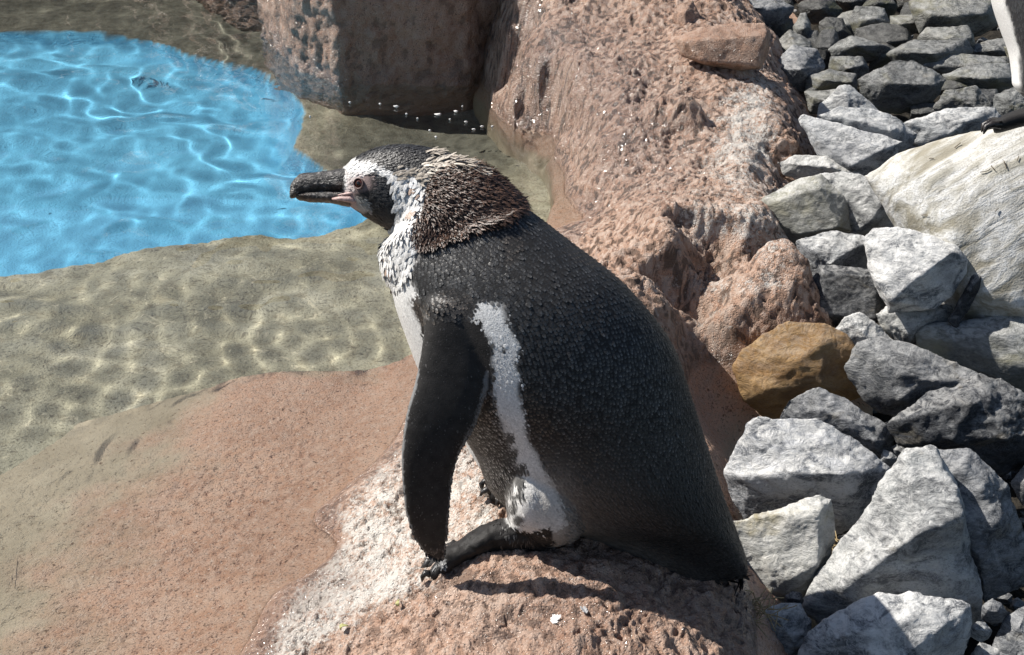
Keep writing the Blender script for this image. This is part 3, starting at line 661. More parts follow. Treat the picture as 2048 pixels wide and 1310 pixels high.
# far rubble: outline is centre, width, height, tone
far = [
 (1505,22,150,80,'M','pale grey stone at the top of the ridge, behind the terracotta block',.04),
 (1565,72,60,52,'K',0,.0),(1606,62,44,60,'F',0,.03),(1640,22,80,60,'K','mossy green stone at the top of the rubble',.02),(1562,12,60,40,'K',0,.02),
 (1628,92,64,58,'K',0,.0),(1668,68,70,66,'K',0,.0),(1700,60,110,60,'F',0,.0),(1745,48,90,52,'F',0,.02),(1700,8,90,52,'K',0,.0),(1772,84,120,56,'K',0,.0),
 (1760,12,80,60,'K',0,.0),(1810,52,60,40,'F',0,.03),(1842,40,84,60,'K',0,.02),(1830,5,70,40,'K',0,.0),(1905,42,150,76,'F','large flat olive grey stone in the far rubble',.04),(1960,14,130,50,'K',0,.0),
 (1900,84,130,60,'F',0,.03),(1862,112,170,56,'F','long flat grey slab in the far rubble',.03),(1722,98,118,44,'F','flat topped stone with a pale upper edge',.04),(1655,108,70,66,'K',0,.0),
 (1592,108,70,70,'F',0,.02),(1600,142,100,84,'M','grey stone beside the rockwork, below the dark rubble',.02),(1700,136,90,52,'F',0,.02),(1770,120,60,60,'K',0,.0),(1662,172,110,52,'F',0,.02),
 (1985,104,110,56,'F',0,.03),(1935,138,190,44,'F','layered grey slab before the far penguin',.03),(1965,160,150,46,'F',0,.03),(2060,120,90,80,'F',0,.02),
 (1925,180,110,40,'K',0,.02),(1650,205,80,50,'F',0,.01),(2050,40,110,60,'K',0,.0),(1545,60,60,60,'K',0,.0),(1880,-10,110,50,'F',0,.0),(1640,-14,110,40,'F',0,.02),(1960,215,90,50,'K',0,.0),(2110,170,110,70,'F',0,.02),
 (1845,230,60,40,'K',0,.0),(1540,110,60,60,'K',0,.0),
]
for k, (u, v, w_, h_, tn, lab, zb) in enumerate(far):
    rg = np.random.default_rng(300+k); h_ *= rg.uniform(1.0, 1.4); w_ *= rg.uniform(.95, 1.1); n = int(rg.integers(6, 9)); out = []
    for j in range(n):
        a = (j+rg.uniform(-.3, .3))*6.283/n; rr_ = 1.04+rg.uniform(-.26, .2); ca, sa = math.cos(a), math.sin(a)
        q = (abs(ca)**4+abs(sa)**4)**(-1/4.0)
        out.append((u+ca*q*rr_*w_/2, v+sa*q*rr_*h_/2))
    r_ = math.sqrt(w_*h_)/2
    yy = v-h_*rg.uniform(.02, .16)
    ridge = [(u-w_*rg.uniform(.22, .4), yy+rg.uniform(-4, 4), r_*rg.uniform(.35, .7)), (u+w_*rg.uniform(-.1, .1), yy+rg.uniform(-4, 4), r_*rg.uniform(.7, 1.1)), (u+w_*rg.uniform(.25, .4), yy+rg.uniform(-4, 4), r_*rg.uniform(.35, .7)), (u+w_*rg.uniform(-.2, .2), v+h_*.3, r_*.35)]
    if lab: stone('stone', lab, 'stone', out, ridge, tn, zb, 50+k, vox=34, amp=.8)
    else: stone('stone', 'wet dark angular stone in the far rubble bed' if tn == 'K' else 'olive grey angular stone in the far rubble bed', 'stone', out, ridge, tn, zb, 50+k, 'dark stones in the far rubble bed' if tn == 'K' else 'olive grey stones in the far rubble bed', vox=32, amp=.8)

gaps = [(1668,702,46,36,'L','small pale stone in the gap behind the tan stone'),(1800,905,40,44,'M','small grey stone in the dark gap above the sloping pale flank'),(1775,918,34,34,'L','small pale chip in the dark gap beside the broad white stone'),(1690,1092,36,34,'M','small grey stone in the gap below the broad white stone'),
        (1985,1225,52,50,'M','small dark grey stone below the big dark leaning stone'),(1960,1262,44,40,'L','pale chip right of the front white stone'),(1590,1200,40,36,'D','small dark stone below the moss stained stone'),(1722,545,34,40,'L','small pale stone behind the black block'),(1610,500,40,46,'G','small sage stone against the rockwork ridge'),
        (1830,690,44,34,'M','small grey stone in front of the lumpy light stone'),(2030,915,46,50,'D','small black stone right of the craggy black stone'),(1540,360,48,34,'L','small light stone between the ridge and the sage grey stone')]
for k, (u, v, w_, h_, tn, lab) in enumerate(gaps):
    rg = np.random.default_rng(900+k); out = [(u+math.cos(a+rg.uniform(-.3, .3))*w_*.56*rg.uniform(.85, 1.15), v+math.sin(a)*h_*.56*rg.uniform(.85, 1.15)) for a in np.arange(7)*6.283/7]
    stone('stone', lab, 'stone', out, [(u-w_*.2, v-h_*.1, w_*.35), (u+w_*.2, v, w_*.4)], tn, -.01 if v < 600 else -.04, 910+k, vox=24)
# ------------------------------------------------------------------ penguins
def mat_plumage(name, rough=0.55, spec=0.35, sheen=0.0):
    m = NT(name); c = m.attr('Col', 'Color'); p = m.pos()
    c = m.mix(0.35, c, m.mix(1.0, c, m.ramp(m.noise(p, 500, 3), [(0.3, 0.45), (0.7, 1.5)]), 'MULTIPLY'))
    b = m.bsdf(c, rough, m.bump(m.noise(p, 900, 2), 0.35, 0.0012), spec)
    b.inputs['Sheen Weight'].default_value = sheen; b.inputs['Sheen Roughness'].default_value = 0.4
    return m.m
PLUME, SKINM = mat_plumage('penguin_plumage', 0.6, 0.25, 0.02), mat_plumage('penguin_feathers', 0.42, 0.5)
def mat_beak():
    m = NT('penguin_beak'); p = m.pos(); n = m.noise(p, 190, 5, 0.7, 0.8); n2 = m.noise(p, 60, 3)
    c = m.ramp(n, [(0.35, (0.012, 0.011, 0.011)), (0.56, (0.05, 0.045, 0.042)), (0.7, (0.30, 0.28, 0.26))])
    c = m.mix(m.ramp(n2, [(0.5, 0.0), (0.7, 0.5)]), c, (0.09, 0.05, 0.03))
    m.bsdf(c, 0.32, m.bump(n, 0.8, 0.003), 0.55); return m.m
def mat_plain(name, c1, c2, rough, scale=250, spec=0.5, bs=0.5):
    m = NT(name); p = m.pos(); n = m.noise(p, scale, 4, 0.65)
    m.bsdf(m.mix(m.ramp(n, [(0.35, 0.0), (0.65, 1.0)]), c1, c2), rough, m.bump(n, bs, 0.0015), spec); return m.m
BEAK = mat_beak(); HORN = mat_plain('penguin_claw_horn', (0.012, 0.011, 0.011), (0.035, 0.03, 0.028), 0.3)
PINKSKIN = mat_plain('bare_pink_skin', (0.42, 0.27, 0.25), (0.62, 0.46, 0.42), 0.5, 300, .4)
EYEM = mat_plain('brown_eye', (0.045, 0.014, 0.010), (0.08, 0.026, 0.018), 0.06, 200, .6, 0.0)
PUPIL = mat_plain('eye_pupil', (0.006, 0.006, 0.006), (0.01, 0.01, 0.01), 0.06, 200, .6, 0.0)

def loft(slices, nseg=40, cap=True, ex=2.0):
    """slices: (front px, back px, view depth, half thickness) -> closed tube"""
    V = []; rings = len(slices)
    for (f, b, t, hd) in slices:
        F_, B_ = P(*f, t), P(*b, t); c = (F_+B_)/2; a = (B_-F_)/2
        n = (CAM-c); n = n-a*(n@a)/(a@a); n = n/np.linalg.norm(n)*hd
        th = np.linspace(0, 2*np.pi, nseg, endpoint=False); ct, st = np.cos(th), np.sin(th)
        q = (np.abs(ct)**ex+np.abs(st)**ex)**(-1/ex)
        V.append(c+np.outer(ct*q, a)+np.outer(st*q, n))
    V = np.concatenate(V); k = np.arange(nseg); k2 = (k+1) % nseg
    F = np.concatenate([np.stack([r*nseg+k, r*nseg+k2, (r+1)*nseg+k2, (r+1)*nseg+k], 1) for r in range(rings-1)])
    n0 = len(V); V = np.r_[V, [V[:nseg].mean(0)], [V[-nseg:].mean(0)]]
    T = np.concatenate([np.stack([np.full(nseg, n0), k2, k], 1), np.stack([np.full(nseg, n0+1), (rings-1)*nseg+k, (rings-1)*nseg+k2], 1)])
    return V, F, T
def resample(slices, n):
    """smooth the hand-set slices into n slices (Catmull-Rom)"""
    A = np.array([[*f, *b, t, h] for f, b, t, h in slices], float); m = len(A)
    A = np.vstack([2*A[0]-A[1], A, 2*A[-1]-A[-2]]); s = np.linspace(0, m-1, n); out = []
    for x in s:
        i = min(int(x), m-2); f = x-i; p0, p1, p2, p3 = A[i:i+4]
        q = 0.5*((2*p1)+(-p0+p2)*f+(2*p0-5*p1+4*p2-p3)*f*f+(-p0+3*p1-3*p2+p3)*f**3)
        out.append(((q[0], q[1]), (q[2], q[3]), q[4], max(q[5], .001)))
    return out
def loft_mesh(slices, n=40, ex=2.0, nseg=40):
    V, F, T = loft(resample(slices, n), nseg, ex=ex); return mesh_np('l', V, [F, T])
def tube_px(path, name='tube', nseg=10):
    """path: (u, v, t, radius m) tapered round tube"""
    A = np.array(path, float); C = P(A[:, 0], A[:, 1], A[:, 2]); n = len(C); V = []
    d = np.gradient(C, axis=0)
    for i in range(n):
        a = d[i]/np.linalg.norm(d[i]); s = np.cross(a, [0.2, 1, 0.1]); s /= np.linalg.norm(s); r = np.cross(a, s)
        th = np.linspace(0, 2*np.pi, nseg, endpoint=False)
        V.append(C[i]+A[i, 3]*(np.outer(np.cos(th), s)+np.outer(np.sin(th), r)))
    V = np.concatenate(V); k = np.arange(nseg); k2 = (k+1) % nseg
    F = np.concatenate([np.stack([r*nseg+k, r*nseg+k2, (r+1)*nseg+k2, (r+1)*nseg+k], 1) for r in range(n-1)])
    n0 = len(V); V = np.r_[V, [C[0]], [C[-1]]]
    T = np.concatenate([np.stack([np.full(nseg, n0), k2, k], 1), np.stack([np.full(nseg, n0+1), (n-1)*nseg+k, (n-1)*nseg+k2], 1)])
    return mesh_np(name, V, [F, T])
def ell(u, v, t, a, b, c):                                         # ellipsoid, radii in metres along image right, up, depth
    bm = bmesh.new(); bmesh.ops.create_icosphere(bm, subdivisions=4, radius=1); me = bpy.data.meshes.new('e'); bm.to_mesh(me); bm.free()
    V = verts(me); set_verts(me, P(u, v, t)+np.outer(V[:, 0]*a, RGT)+np.outer(V[:, 1]*b, UPV)+np.outer(V[:, 2]*c, FWD)); return me

def blades(pos, nor, flow, L, W, lift, c0, c1, jit=0.15, tipw=0.0, seed=0, curl=0.25, kk=(0, 0, .35, .35, .3, .85, .85, 1, 1)):
    """many small feather blades: root, belly, tip. returns mesh with colours"""
    rg = np.random.default_rng(seed); n = len(pos)
    L = np.broadcast_to(np.asarray(L, float), n)*(1+rg.normal(0, .12, n)); W = np.broadcast_to(np.asarray(W, float), n)*(1+rg.normal(0, .1, n))
    lift = np.broadcast_to(np.asarray(lift, float), n)*(1+rg.normal(0, .25, n))
    f = flow+rg.normal(0, jit, (n, 3)); f -= nor*(f*nor).sum(1)[:, None]; f /= np.maximum(np.linalg.norm(f, axis=1), 1e-9)[:, None]
    s = np.cross(nor, f)
    dirv = f*np.cos(lift)[:, None]+nor*np.sin(lift)[:, None]
    up2 = nor*np.cos(lift)[:, None]-f*np.sin(lift)[:, None]
    root = pos-nor*0.0006; L_, W_ = L[:, None], W[:, None]
    mid = root+dirv*L_*0.55; tip = root+dirv*L_-up2*L_*curl*0.35
    sh = root+dirv*L_*0.86-up2*L_*curl*0.2
    V = np.stack([root-s*W_*.3, root+s*W_*.3, mid-s*W_*.5, mid+s*W_*.5, mid+up2*W_*.14, sh-s*W_*.33, sh+s*W_*.33, tip-s*W_*tipw, tip+s*W_*tipw], 1)
    b = np.arange(n)[:, None]*9
    quads = np.concatenate([b+np.array([0, 2, 4, 0]), b+np.array([0, 4, 1, 1])])
    T = np.concatenate([b+np.array(x) for x in ([0, 4, 2], [0, 1, 4], [1, 3, 4], [2, 4, 5], [4, 3, 6], [4, 6, 5], [5, 6, 8], [5, 8, 7])])
    me = mesh_np('feathers', V.reshape(-1, 3), np.ascontiguousarray(T))
    c0 = np.broadcast_to(c0, (n, 3)); c1 = np.broadcast_to(c1, (n, 3))
    k = np.array(kk)[None, :, None]
    Cc = c0[:, None]*(1-k)+c1[:, None]*k; Cc = Cc*(1+rg.normal(0, .1, (n, 1, 1)))
    vattr(me, 'Col', np.clip(Cc, 0, 1).reshape(-1, 3)); return me

# --- the moulting penguin, body as one skin
TORSO = [((800,500),(1000,392),1.440,.045),((775,520),(1046,412),1.441,.060),((788,600),(1140,482),1.450,.083),((812,672),(1250,570),1.460,.100),((845,755),(1338,680),1.475,.112),
         ((895,835),(1376,780),1.490,.117),((948,905),(1408,880),1.505,.114),((985,985),(1442,985),1.515,.104),((1060,1046),(1470,1060),1.520,.084),((1180,1080),(1486,1105),1.522,.058),((1290,1128),(1492,1132),1.521,.036),((1375,1165),(1488,1152),1.519,.016)]
NECK = [((790,590),(1060,430),1.441,.060),((768,545),(1030,392),1.438,.056),((764,500),(975,342),1.434,.050),((785,468),(920,312),1.431,.042),((782,462),(862,296),1.430,.036),((745,442),(805,289),1.430,.034),
        ((716,424),(752,296),1.430,.030),((700,413),(710,316),1.430,.023),((690,404),(688,336),1.430,.016),((680,400),(672,350),1.430,.010)]
FLIP = [((850,560),(960,570),1.430,.040),((846,600),(958,606),1.402,.032),((849,650),(960,656),1.388,.020),((843,700),(974,705),1.384,.014),((831,760),(971,775),1.384,.011),((812,830),(953,845),1.388,.010),((803,900),(920,905),1.395,.009),
        ((804,960),(905,960),1.404,.008),((810,1020),(899,1025),1.415,.007),((826,1070),(895,1080),1.427,.006),((850,1105),(891,1110),1.436,.005),((868,1121),(884,1123),1.440,.003)]
FARFLIP = [((800,570),(860,590),1.50,.03),((815,620),(880,640),1.545,.015),((850,700),(930,720),1.56,.010),((890,800),(960,800),1.565,.009),((930,890),(985,880),1.565,.007),((960,940),(985,935),1.565,.004)]
THIGH = [((1000,880),(1130,880),1.490,.050),((1008,950),(1128,950),1.474,.050),((1012,1010),(1120,1010),1.468,.044),((1020,1050),(1108,1052),1.470,.034),((1042,1068),(1085,1072),1.474,.018)]
FOOT = [((1094,1060),(1090,1098),1.484,.016),((1070,1046),(1070,1100),1.484,.020),((1030,1036),(1034,1102),1.483,.021),((985,1042),(990,1104),1.483,.021),((945,1062),(952,1112),1.484,.023),((910,1085),(920,1126),1.486,.026),((885,1104),(896,1138),1.488,.026),((868,1118),(880,1144),1.489,.020)]
TOES = [[(920,1105,1.475,.010),(890,1126,1.464,.010),(872,1142,1.460,.0085),(860,1150,1.459,.005)],[(910,1108,1.488,.011),(880,1122,1.488,.0105),(866,1130,1.488,.009),(852,1136,1.488,.005)],[(915,1095,1.505,.010),(890,1108,1.514,.010),(872,1116,1.518,.008),(862,1120,1.519,.005)]]
LEG2 = [((1000,900),(1090,900),1.56,.040),((1000,950),(1080,955),1.572,.032),((1004,980),(1060,990),1.578,.022)]
TOES2 = [[(1040,985,1.578,.016),(1005,985,1.574,.013),(990,990,1.570,.010),(978,992,1.569,.006)],[(1040,980,1.585,.016),(1005,972,1.588,.012),(985,972,1.590,.010),(974,976,1.590,.006)],[(1030,985,1.565,.014),(1010,998,1.558,.011),(1000,1002,1.556,.008)]]
parts_ = [loft_mesh(TORSO, 60, 2.15, 56), loft_mesh(NECK, 44, 2.1), loft_mesh(FLIP, 50, 2.6), loft_mesh(FARFLIP, 24), loft_mesh(THIGH, 24), loft_mesh(FOOT, 26), loft_mesh(LEG2, 16), ell(1105,960,1.475,.05,.07,.055), ell(925,560,1.415,.045,.05,.03)]
parts_ += [tube_px(t) for t in TOES+TOES2]
BODY = remesh(parts_, 0.0026, 5); BODY.name = 'body'
BV, BN = verts(BODY), normals(BODY)
_u, _v, _t = proj(BV); _k = (poly_dist(_u, _v, [(1090,1066),(1030,1056),(990,1030),(900,1075),(840,1120),(840,1160),(900,1160),(1000,1110),(1110,1105)]) < 3)*(_v > 1030)*(_u < 1100)
BV = BV+BN*(_k*(fbm(BV*210, 3, .6, 217)*.0012-.0012*np.clip(.4-worley(BV*260, 218), 0, 1)*4+fbm(BV*60, 2, s=219)*.003))[:, None]; set_verts(BODY, BV); BN = normals(BODY); BB = bvh_of(BODY)

STRIPE = [(940,628),(960,606),(1002,604),(1016,640),(1032,680),(1033,740),(1040,800),(1052,870),(1080,930),(1112,985),(1128,1050),(1080,1078),(1015,1072),(1012,1000),(1036,945),(1022,900),(1002,850),(988,790),(985,740),(986,690),(974,662),(944,652)]
BREAST = [(760,545),(812,535),(822,560),(835,590),(850,640),(858,700),(900,800),(930,880),(930,960),(820,900),(740,620)]
BAND = [(818,600),(838,590),(850,640),(850,665),(832,640)]
BROW = [(678,326),(700,317),(736,335),(775,343),(806,340),(812,372),(800,380),(782,365),(756,352),(738,346),(728,352),(716,366),(704,384),(690,388),(684,350)]
FACE = [(724,352),(738,347),(756,352),(782,365),(800,380),(797,425),(800,450),(770,470),(736,446),(712,428),(704,412),(708,396),(722,382),(736,384)]
CHIN = [(640,392),(690,380),(706,386),(712,402),(736,420),(728,428),(700,420),(650,410)]
NECKW = [(786,345),(812,338),(836,352),(850,376),(842,420),(826,455),(838,490),(826,520),(812,548),(790,572),(760,545),(748,500),(776,462),(800,440),(797,400)]
RUFF = [(850,376),(842,420),(826,455),(838,490),(850,498),(905,480),(960,458),(1004,438),(1038,416),(1036,394),(1000,354),(955,326),(910,318),(870,340)]
def plumage(u, v, p):
    """pigment by place on the bird (left and right side alike)"""
    n = fbm(p*70, 3, s=201); n2 = fbm(p*70+9, 3, s=205); uu = u+n*8; vv = v+n2*8
    f = fbm(p*160, 2, s=211)
    c = np.tile([0.0215, 0.0205, 0.0205], (len(u), 1)).astype(float)*(1+0.35*f)[:, None]
    def put(poly, col, soft=5.0, a=1.0):
        d_ = poly_dist(uu, vv, poly); k = (sstep(soft, -soft, d_)*a)[:, None]; c[:] = c*(1-k)+np.array(col)*k
    # lower flank turns grey brown toward the hem
    hem = sstep(90, 5, (-(v-1050)+(u-1130)*0.46+30))*(u > 1080); k = (0.75*np.clip(hem, 0, 1)*sstep(1480, 1300, u))[:, None]; c[:] = c*(1-k)+np.array([.30, .275, .25])*k
    k = (np.exp(-(((u-1170)/110)**2+((v-1010)/75)**2))*.22)[:, None]; c[:] = c*(1-k)+np.array([.30, .26, .225])*k
    put(BREAST, (.70, .69, .67)); put(BAND, (.05, .04, .035)); put(STRIPE, (.78, .77, .75), 6)
    k = (np.exp(-(((u-1095)/45)**2+((v-1010)/70)**2))*0.8)[:, None]; c[:] = c*(1-k)+np.array([.45, .42, .38])*k
    for (a, b, r) in ((1021,878,8),(1017,915,11),(1040,940,8),(1012,955,8),(1040,965,9),(1036,990,8),(1022,1018,8),(1035,1040,8),(1050,1000,5),(1003,700,5),(1017,645,5),(1024,1000,6),(1008,975,6),(1030,905,6)):
        k = (sstep(r*1.35+3, r*1.35-3, np.hypot(uu-a, vv-b))*.93)[:, None]; c[:] = c*(1-k)+np.array([.06, .058, .056])*k
    put(NECKW, (.66, .63, .60), 6); put(RUFF, (.05, .033, .024), 6)
    head = (u < 812) & (v < 475)
    put(BROW, (.80, .79, .77), 3.0); put(FACE, (.028, .027, .028), 3.0); put(CHIN, (.50, .38, .36), 4.0)
    put([(690,352),(712,346),(738,356),(740,378),(722,386),(704,396),(692,384)], (.42, .31, .29), 5, .6)
    put([(712,398),(730,402),(738,418),(726,428),(712,420)], (.40, .41, .40), 5, .9)
    # feet and lower legs
    legs = ((poly_dist(u, v, [(1100,1056),(1060,1068),(1024,1058),(990,1030),(900,1075),(840,1120),(840,1160),(900,1160),(1000,1110),(1110,1105)]) < 2)) | (poly_dist(u, v, [(960,950),(1004,950),(1008,1010),(985,1012),(960,1005)]) < 1)
    c[legs] = np.array([.018, .0165, .016])*(1+.7*fbm(p[legs]*160, 3, s=215)+.5*fbm(p[legs]*50, 2, s=216))[:, None]
    return np.clip(c, 0, 1)
bu_, bv_, bt_ = proj(BV)
BC = plumage(bu_, bv_, BV)
# the flipper is plain black, pale along its edges
def flip_mask(u, v, t):
    A = np.array([[*f, *b, tt] for f, b, tt, h in FLIP]); vm = (A[:, 1]+A[:, 3])/2
    ul = np.interp(v, vm, A[:, 0]); ur = np.interp(v, vm, A[:, 2]); tt = np.interp(v, vm, A[:, 4])
    return (v > 640) & (v < 1135) & (u > ul-6) & (u < ur+6) & (t < tt+.018+.02*(v < 660)), np.minimum(u-ul, ur-u), (ur-u)
fm, fe, fr = flip_mask(bu_, bv_, bt_)
BC[fm] = np.array([.024, .022, .021])*(1+.5*fbm(BV[fm]*200, 2, s=9))[:, None]
k = (fm & (fe < 3.5) & (bv_ > 740)); BC[k] = (.20, .20, .20)
farf = (bt_ > 1.535) & (bv_ > 600) & (bv_ < 950) & (bu_ < 995); BC[farf] = (.6, .59, .57)
vattr(BODY, 'Col', BC)
root = empty('penguin', tuple(P(1040, 1100, 1.486)))
tag(root, 'moulting black and white penguin with brown tufted ruff standing on the rockwork', 'penguin')
body = link('body', BODY, PLUME); adopt(body, root)
def part(name, me, mat, parent=root, kind=None, label=None):
    o = link(name, me, mat); o.parent = parent; o.matrix_parent_inverse = Matrix.Translation(root.location).inverted()
    if kind: o['kind'] = kind
    if label: o['label'] = label
    return o

# --- feather rows: brick pattern laid on the torso, snapped to the skin
def snap(Pts):
    Pn = np.empty((len(Pts), 3)); Nn = np.empty((len(Pts), 3))
    for i, q in enumerate(Pts):
        l_, n_, _, _ = BB.find_nearest(Vector(q)); Pn[i] = l_; Nn[i] = n_
    return Pn, Nn
def smooth_normals():
    from mathutils.kdtree import KDTree
    kd = KDTree(len(BV))
    for i, q in enumerate(BV): kd.insert(q, i)
    kd.balance(); return kd
KD = smooth_normals()
def vnormal(Pts): return np.array([BN[KD.find(q)[1]] for q in Pts])
def vcolor(Pts): return np.array([BC[KD.find(q)[1]] for q in Pts])
rows = resample(TORSO, 142); pts = []; flw = []
cent = [(P(*f, t)+P(*b, t))/2 for f, b, t, h in rows]
for i in range(2, len(rows)-1):
    f, b, t, hd = rows[i]; F_, B_ = P(*f, t), P(*b, t); c = (F_+B_)/2; a = (B_-F_)/2
    n = CAM-c; n = n-a*(n@a)/(a@a); n = n/np.linalg.norm(n)*hd
    th = np.linspace(0, 2*np.pi, 400); E = np.outer(np.cos(th), a)+np.outer(np.sin(th), n)
    s = np.r_[0, np.cumsum(np.linalg.norm(np.diff(E, axis=0), axis=1))]; m_ = max(int(s[-1]/.0039), 6)
    ss = (np.arange(m_)+(.5 if i % 2 else 0)+RNG.normal(0, .03, m_)) % m_/m_*s[-1]
    E2 = np.stack([np.interp(ss, s, E[:, k]) for k in range(3)], 1)
    pts.append(c+E2); d_ = cent[i+1]-cent[i-1]; d_ = d_/np.linalg.norm(d_); flw.append(np.tile(d_, (m_, 1)))
pts = np.concatenate(pts); flw = np.concatenate(flw)
SP, _ = snap(pts); moved = np.linalg.norm(SP-pts, axis=1); SN = vnormal(SP)
su, sv, st_ = proj(SP); sfm, sfe, _ = flip_mask(su, sv, st_)
ok = (moved < .022) & ~sfm & (poly_dist(su, sv, RUFF) > 4) & (poly_dist(su, sv, NECKW) > -2) & ~((sv < 480) & (su < 840))
SP, SN, flw, su, sv = SP[ok], SN[ok], flw[ok], su[ok], sv[ok]
SC = vcolor(SP); white = SC.mean(1) > .28
low = sstep(880, 1010, sv)                                          # hair-like lower down
dk = ~white
tipc = np.where((RNG.random(len(SP)) < .55)[:, None], [.20, .196, .192], [.14, .137, .134])*(1-.75*low)[:, None]+SC*low[:, None]
dots = poly_dist(su, sv, [(940,780),(985,790),(1000,850),(1020,900),(1034,945),(1012,1000),(985,985),(955,880)]) < 4; tipc[dots] = (.5, .49, .48)
tipc *= (.75+.5*RNG.random((len(SP), 1)))*(1+.35*fbm(SP*16, 3, s=221))[:, None]; brown = (fbm(SP*14, 2, s=220) > .3); tipc[brown] *= np.array([1.1, .95, .82])
me = blades(SP[dk], SN[dk], flw[dk], .0066+.003*low[dk], .0036-.0015*low[dk], .16+.06*RNG.random(dk.sum()), SC[dk]*.6, tipc[dk], .09, .22, 1, .3, (0, 0, .04, .04, .02, .45, .45, 1, 1))
part('back_feathers', me, SKINM, kind='stuff')
wp = np.repeat(SP[white], 3, 0)+RNG.normal(0, .0022, (white.sum()*3, 3)); wf = np.repeat(flw[white], 3, 0)
wp, _ = snap(wp); wc = np.repeat(SC[white], 3, 0)
me = blades(wp, vnormal(wp), wf, .0072, .0028, .10, wc*.97, wc*1.02, .07, 0.1, 2); part('flank_feathers', me, SKINM, kind='stuff', label='white feathers of the flank stripe and breast')
# hair-like fringe low on the flank, thigh and tail
low_idx = np.where((bv_ > 850) & (bt_ < 1.57) & (bu_ > 990) & ~fm & (BC.mean(1) > .017))[0]; pick = RNG.choice(low_idx, min(15000, len(low_idx)))
ax = P(1440, 1110, 1.52)-P(1080, 760, 1.47); ax = ax/np.linalg.norm(ax)
lf = np.tile(ax, (len(pick), 1)); thighm = (bu_[pick] < 1130); lf[thighm] = (P(1060,1080,1.47)-P(1050,880,1.48)); lf /= np.linalg.norm(lf, axis=1)[:, None]
ll = np.where(bv_[pick] > 1080, .0125, .0085)
me = blades(BV[pick], BN[pick], lf, np.where(thighm, ll*.75, ll), .0016, np.where(thighm, .05, .12), BC[pick]*.85, np.clip(BC[pick]*1.35+.012, 0, .8), .14, .03, 3); part('flank_down', me, SKINM, kind='stuff')
# head and neck: short dense feathers swept backward
hidx = np.where((bv_ < 480) & (bu_ < 860) & (bt_ < 1.47))[0]
hidx = hidx[(poly_dist(bu_[hidx], bv_[hidx], CHIN) > 0) & (poly_dist(bu_[hidx], bv_[hidx], [(694,356),(734,350),(744,368),(740,388),(708,392)]) > 0)]
pick = RNG.choice(hidx, 9000); hf = P(900, 330, 1.43)-P(690, 350, 1.43); hf2 = P(800, 480, 1.43)-P(700, 390, 1.43)
wgt = sstep(370, 430, bv_[pick])[:, None]; hfl = hf/np.linalg.norm(hf)*(1-wgt)+hf2/np.linalg.norm(hf2)*wgt
hc = BC[pick]; me = blades(BV[pick], BN[pick], hfl, .0056, .0019, .24, hc*.8, np.where(hc.mean(1)[:, None] > .3, hc*1.05, hc*1.6), .22, .05, 4); part('head_feathers', me, SKINM, kind='stuff')
# flipper: tiny scale feathers
fidx = np.where(fm & (bv_ > 640))[0]; pick = RNG.choice(fidx, min(9000, len(fidx)))
ff = np.tile(P(870, 1110, 1.44)-P(900, 620, 1.39), (len(pick), 1)); ff /= np.linalg.norm(ff, axis=1)[:, None]
ff += np.array(RGT)*sstep(30, 6, (np.interp(bv_[pick], [640, 780, 900, 1100], [960, 968, 920, 894])-bu_[pick]))[:, None]*.7
fc = np.tile([.025, .023, .022], (len(pick), 1))*(.6+.8*RNG.random((len(pick), 1))); edge = (fe[pick] < 4)[:, None]
me = blades(BV[pick], BN[pick], ff, .0050, .0020, .10, fc, np.where(edge, [.30, .30, .30], fc*3.4+.008), .16, .06, 5); part('flipper_feathers', me, SKINM, kind='stuff')
# white neck: clumped locks
def region(poly, n, tmax=9, grow=0):
    m_ = np.where((poly_dist(bu_, bv_, poly) < grow) & (bt_ < tmax) & ~fm)[0]; return RNG.choice(m_, n)
pick = region(NECKW, 7500); nf = np.tile(P(770, 590, 1.44)-P(840, 380, 1.43), (len(pick), 1)); nf /= np.linalg.norm(nf, axis=1)[:, None]
clump = fbm(BV[pick]*120, 2, s=231); cc = np.where((clump > .5)[:, None], [.36, .26, .20], [.74, .72, .69])*(.85+.3*RNG.random((len(pick), 1)))
nf += np.stack([fbm(BV[pick]*60+k*5, 2, s=233+k) for k in range(3)], 1)*.6
me = blades(BV[pick], BN[pick], nf, .0105, .0040, .30+.2*clump, cc*.7, np.clip(cc*1.1, 0, .82), .22, .06, 6, .5); part('neck_feathers', me, SKINM, kind='stuff', label='white clumped feathers of the neck')
# brown ruff of old feathers standing out
pick = region(RUFF, 17000, 9, 0); rp = BV[pick]; rn = BN[pick]
rf = np.tile(P(1060, 430, 1.44)-P(850, 370, 1.43), (len(pick), 1)); rf /= np.linalg.norm(rf, axis=1)[:, None]
loww = sstep(380, 470, bv_[pick])[:, None]*sstep(960, 850, bu_[pick])[:, None]; dn = P(840, 560, 1.44)-P(900, 400, 1.44); rf = rf*(1-loww)+dn/np.linalg.norm(dn)*loww
br = np.array([.082, .045, .030])*(.4+1.1*RNG.random((len(pick), 1))**2); top = sstep(352, 318, bv_[pick])[:, None]*.5; br = br*(1-top)+np.array([.30, .235, .17])*top*(.5+.8*RNG.random((len(pick), 1)))
back = sstep(900, 1000, bu_[pick])
me = blades(rp, rn, rf, .0078+.0065*back, .0014, .66-.16*back, br*.45, np.clip(br*1.5, 0, .6), .45, .12, 7, .5); part('ruff_feathers', me, SKINM, kind='stuff', label='brown shaggy ruff of old feathers')
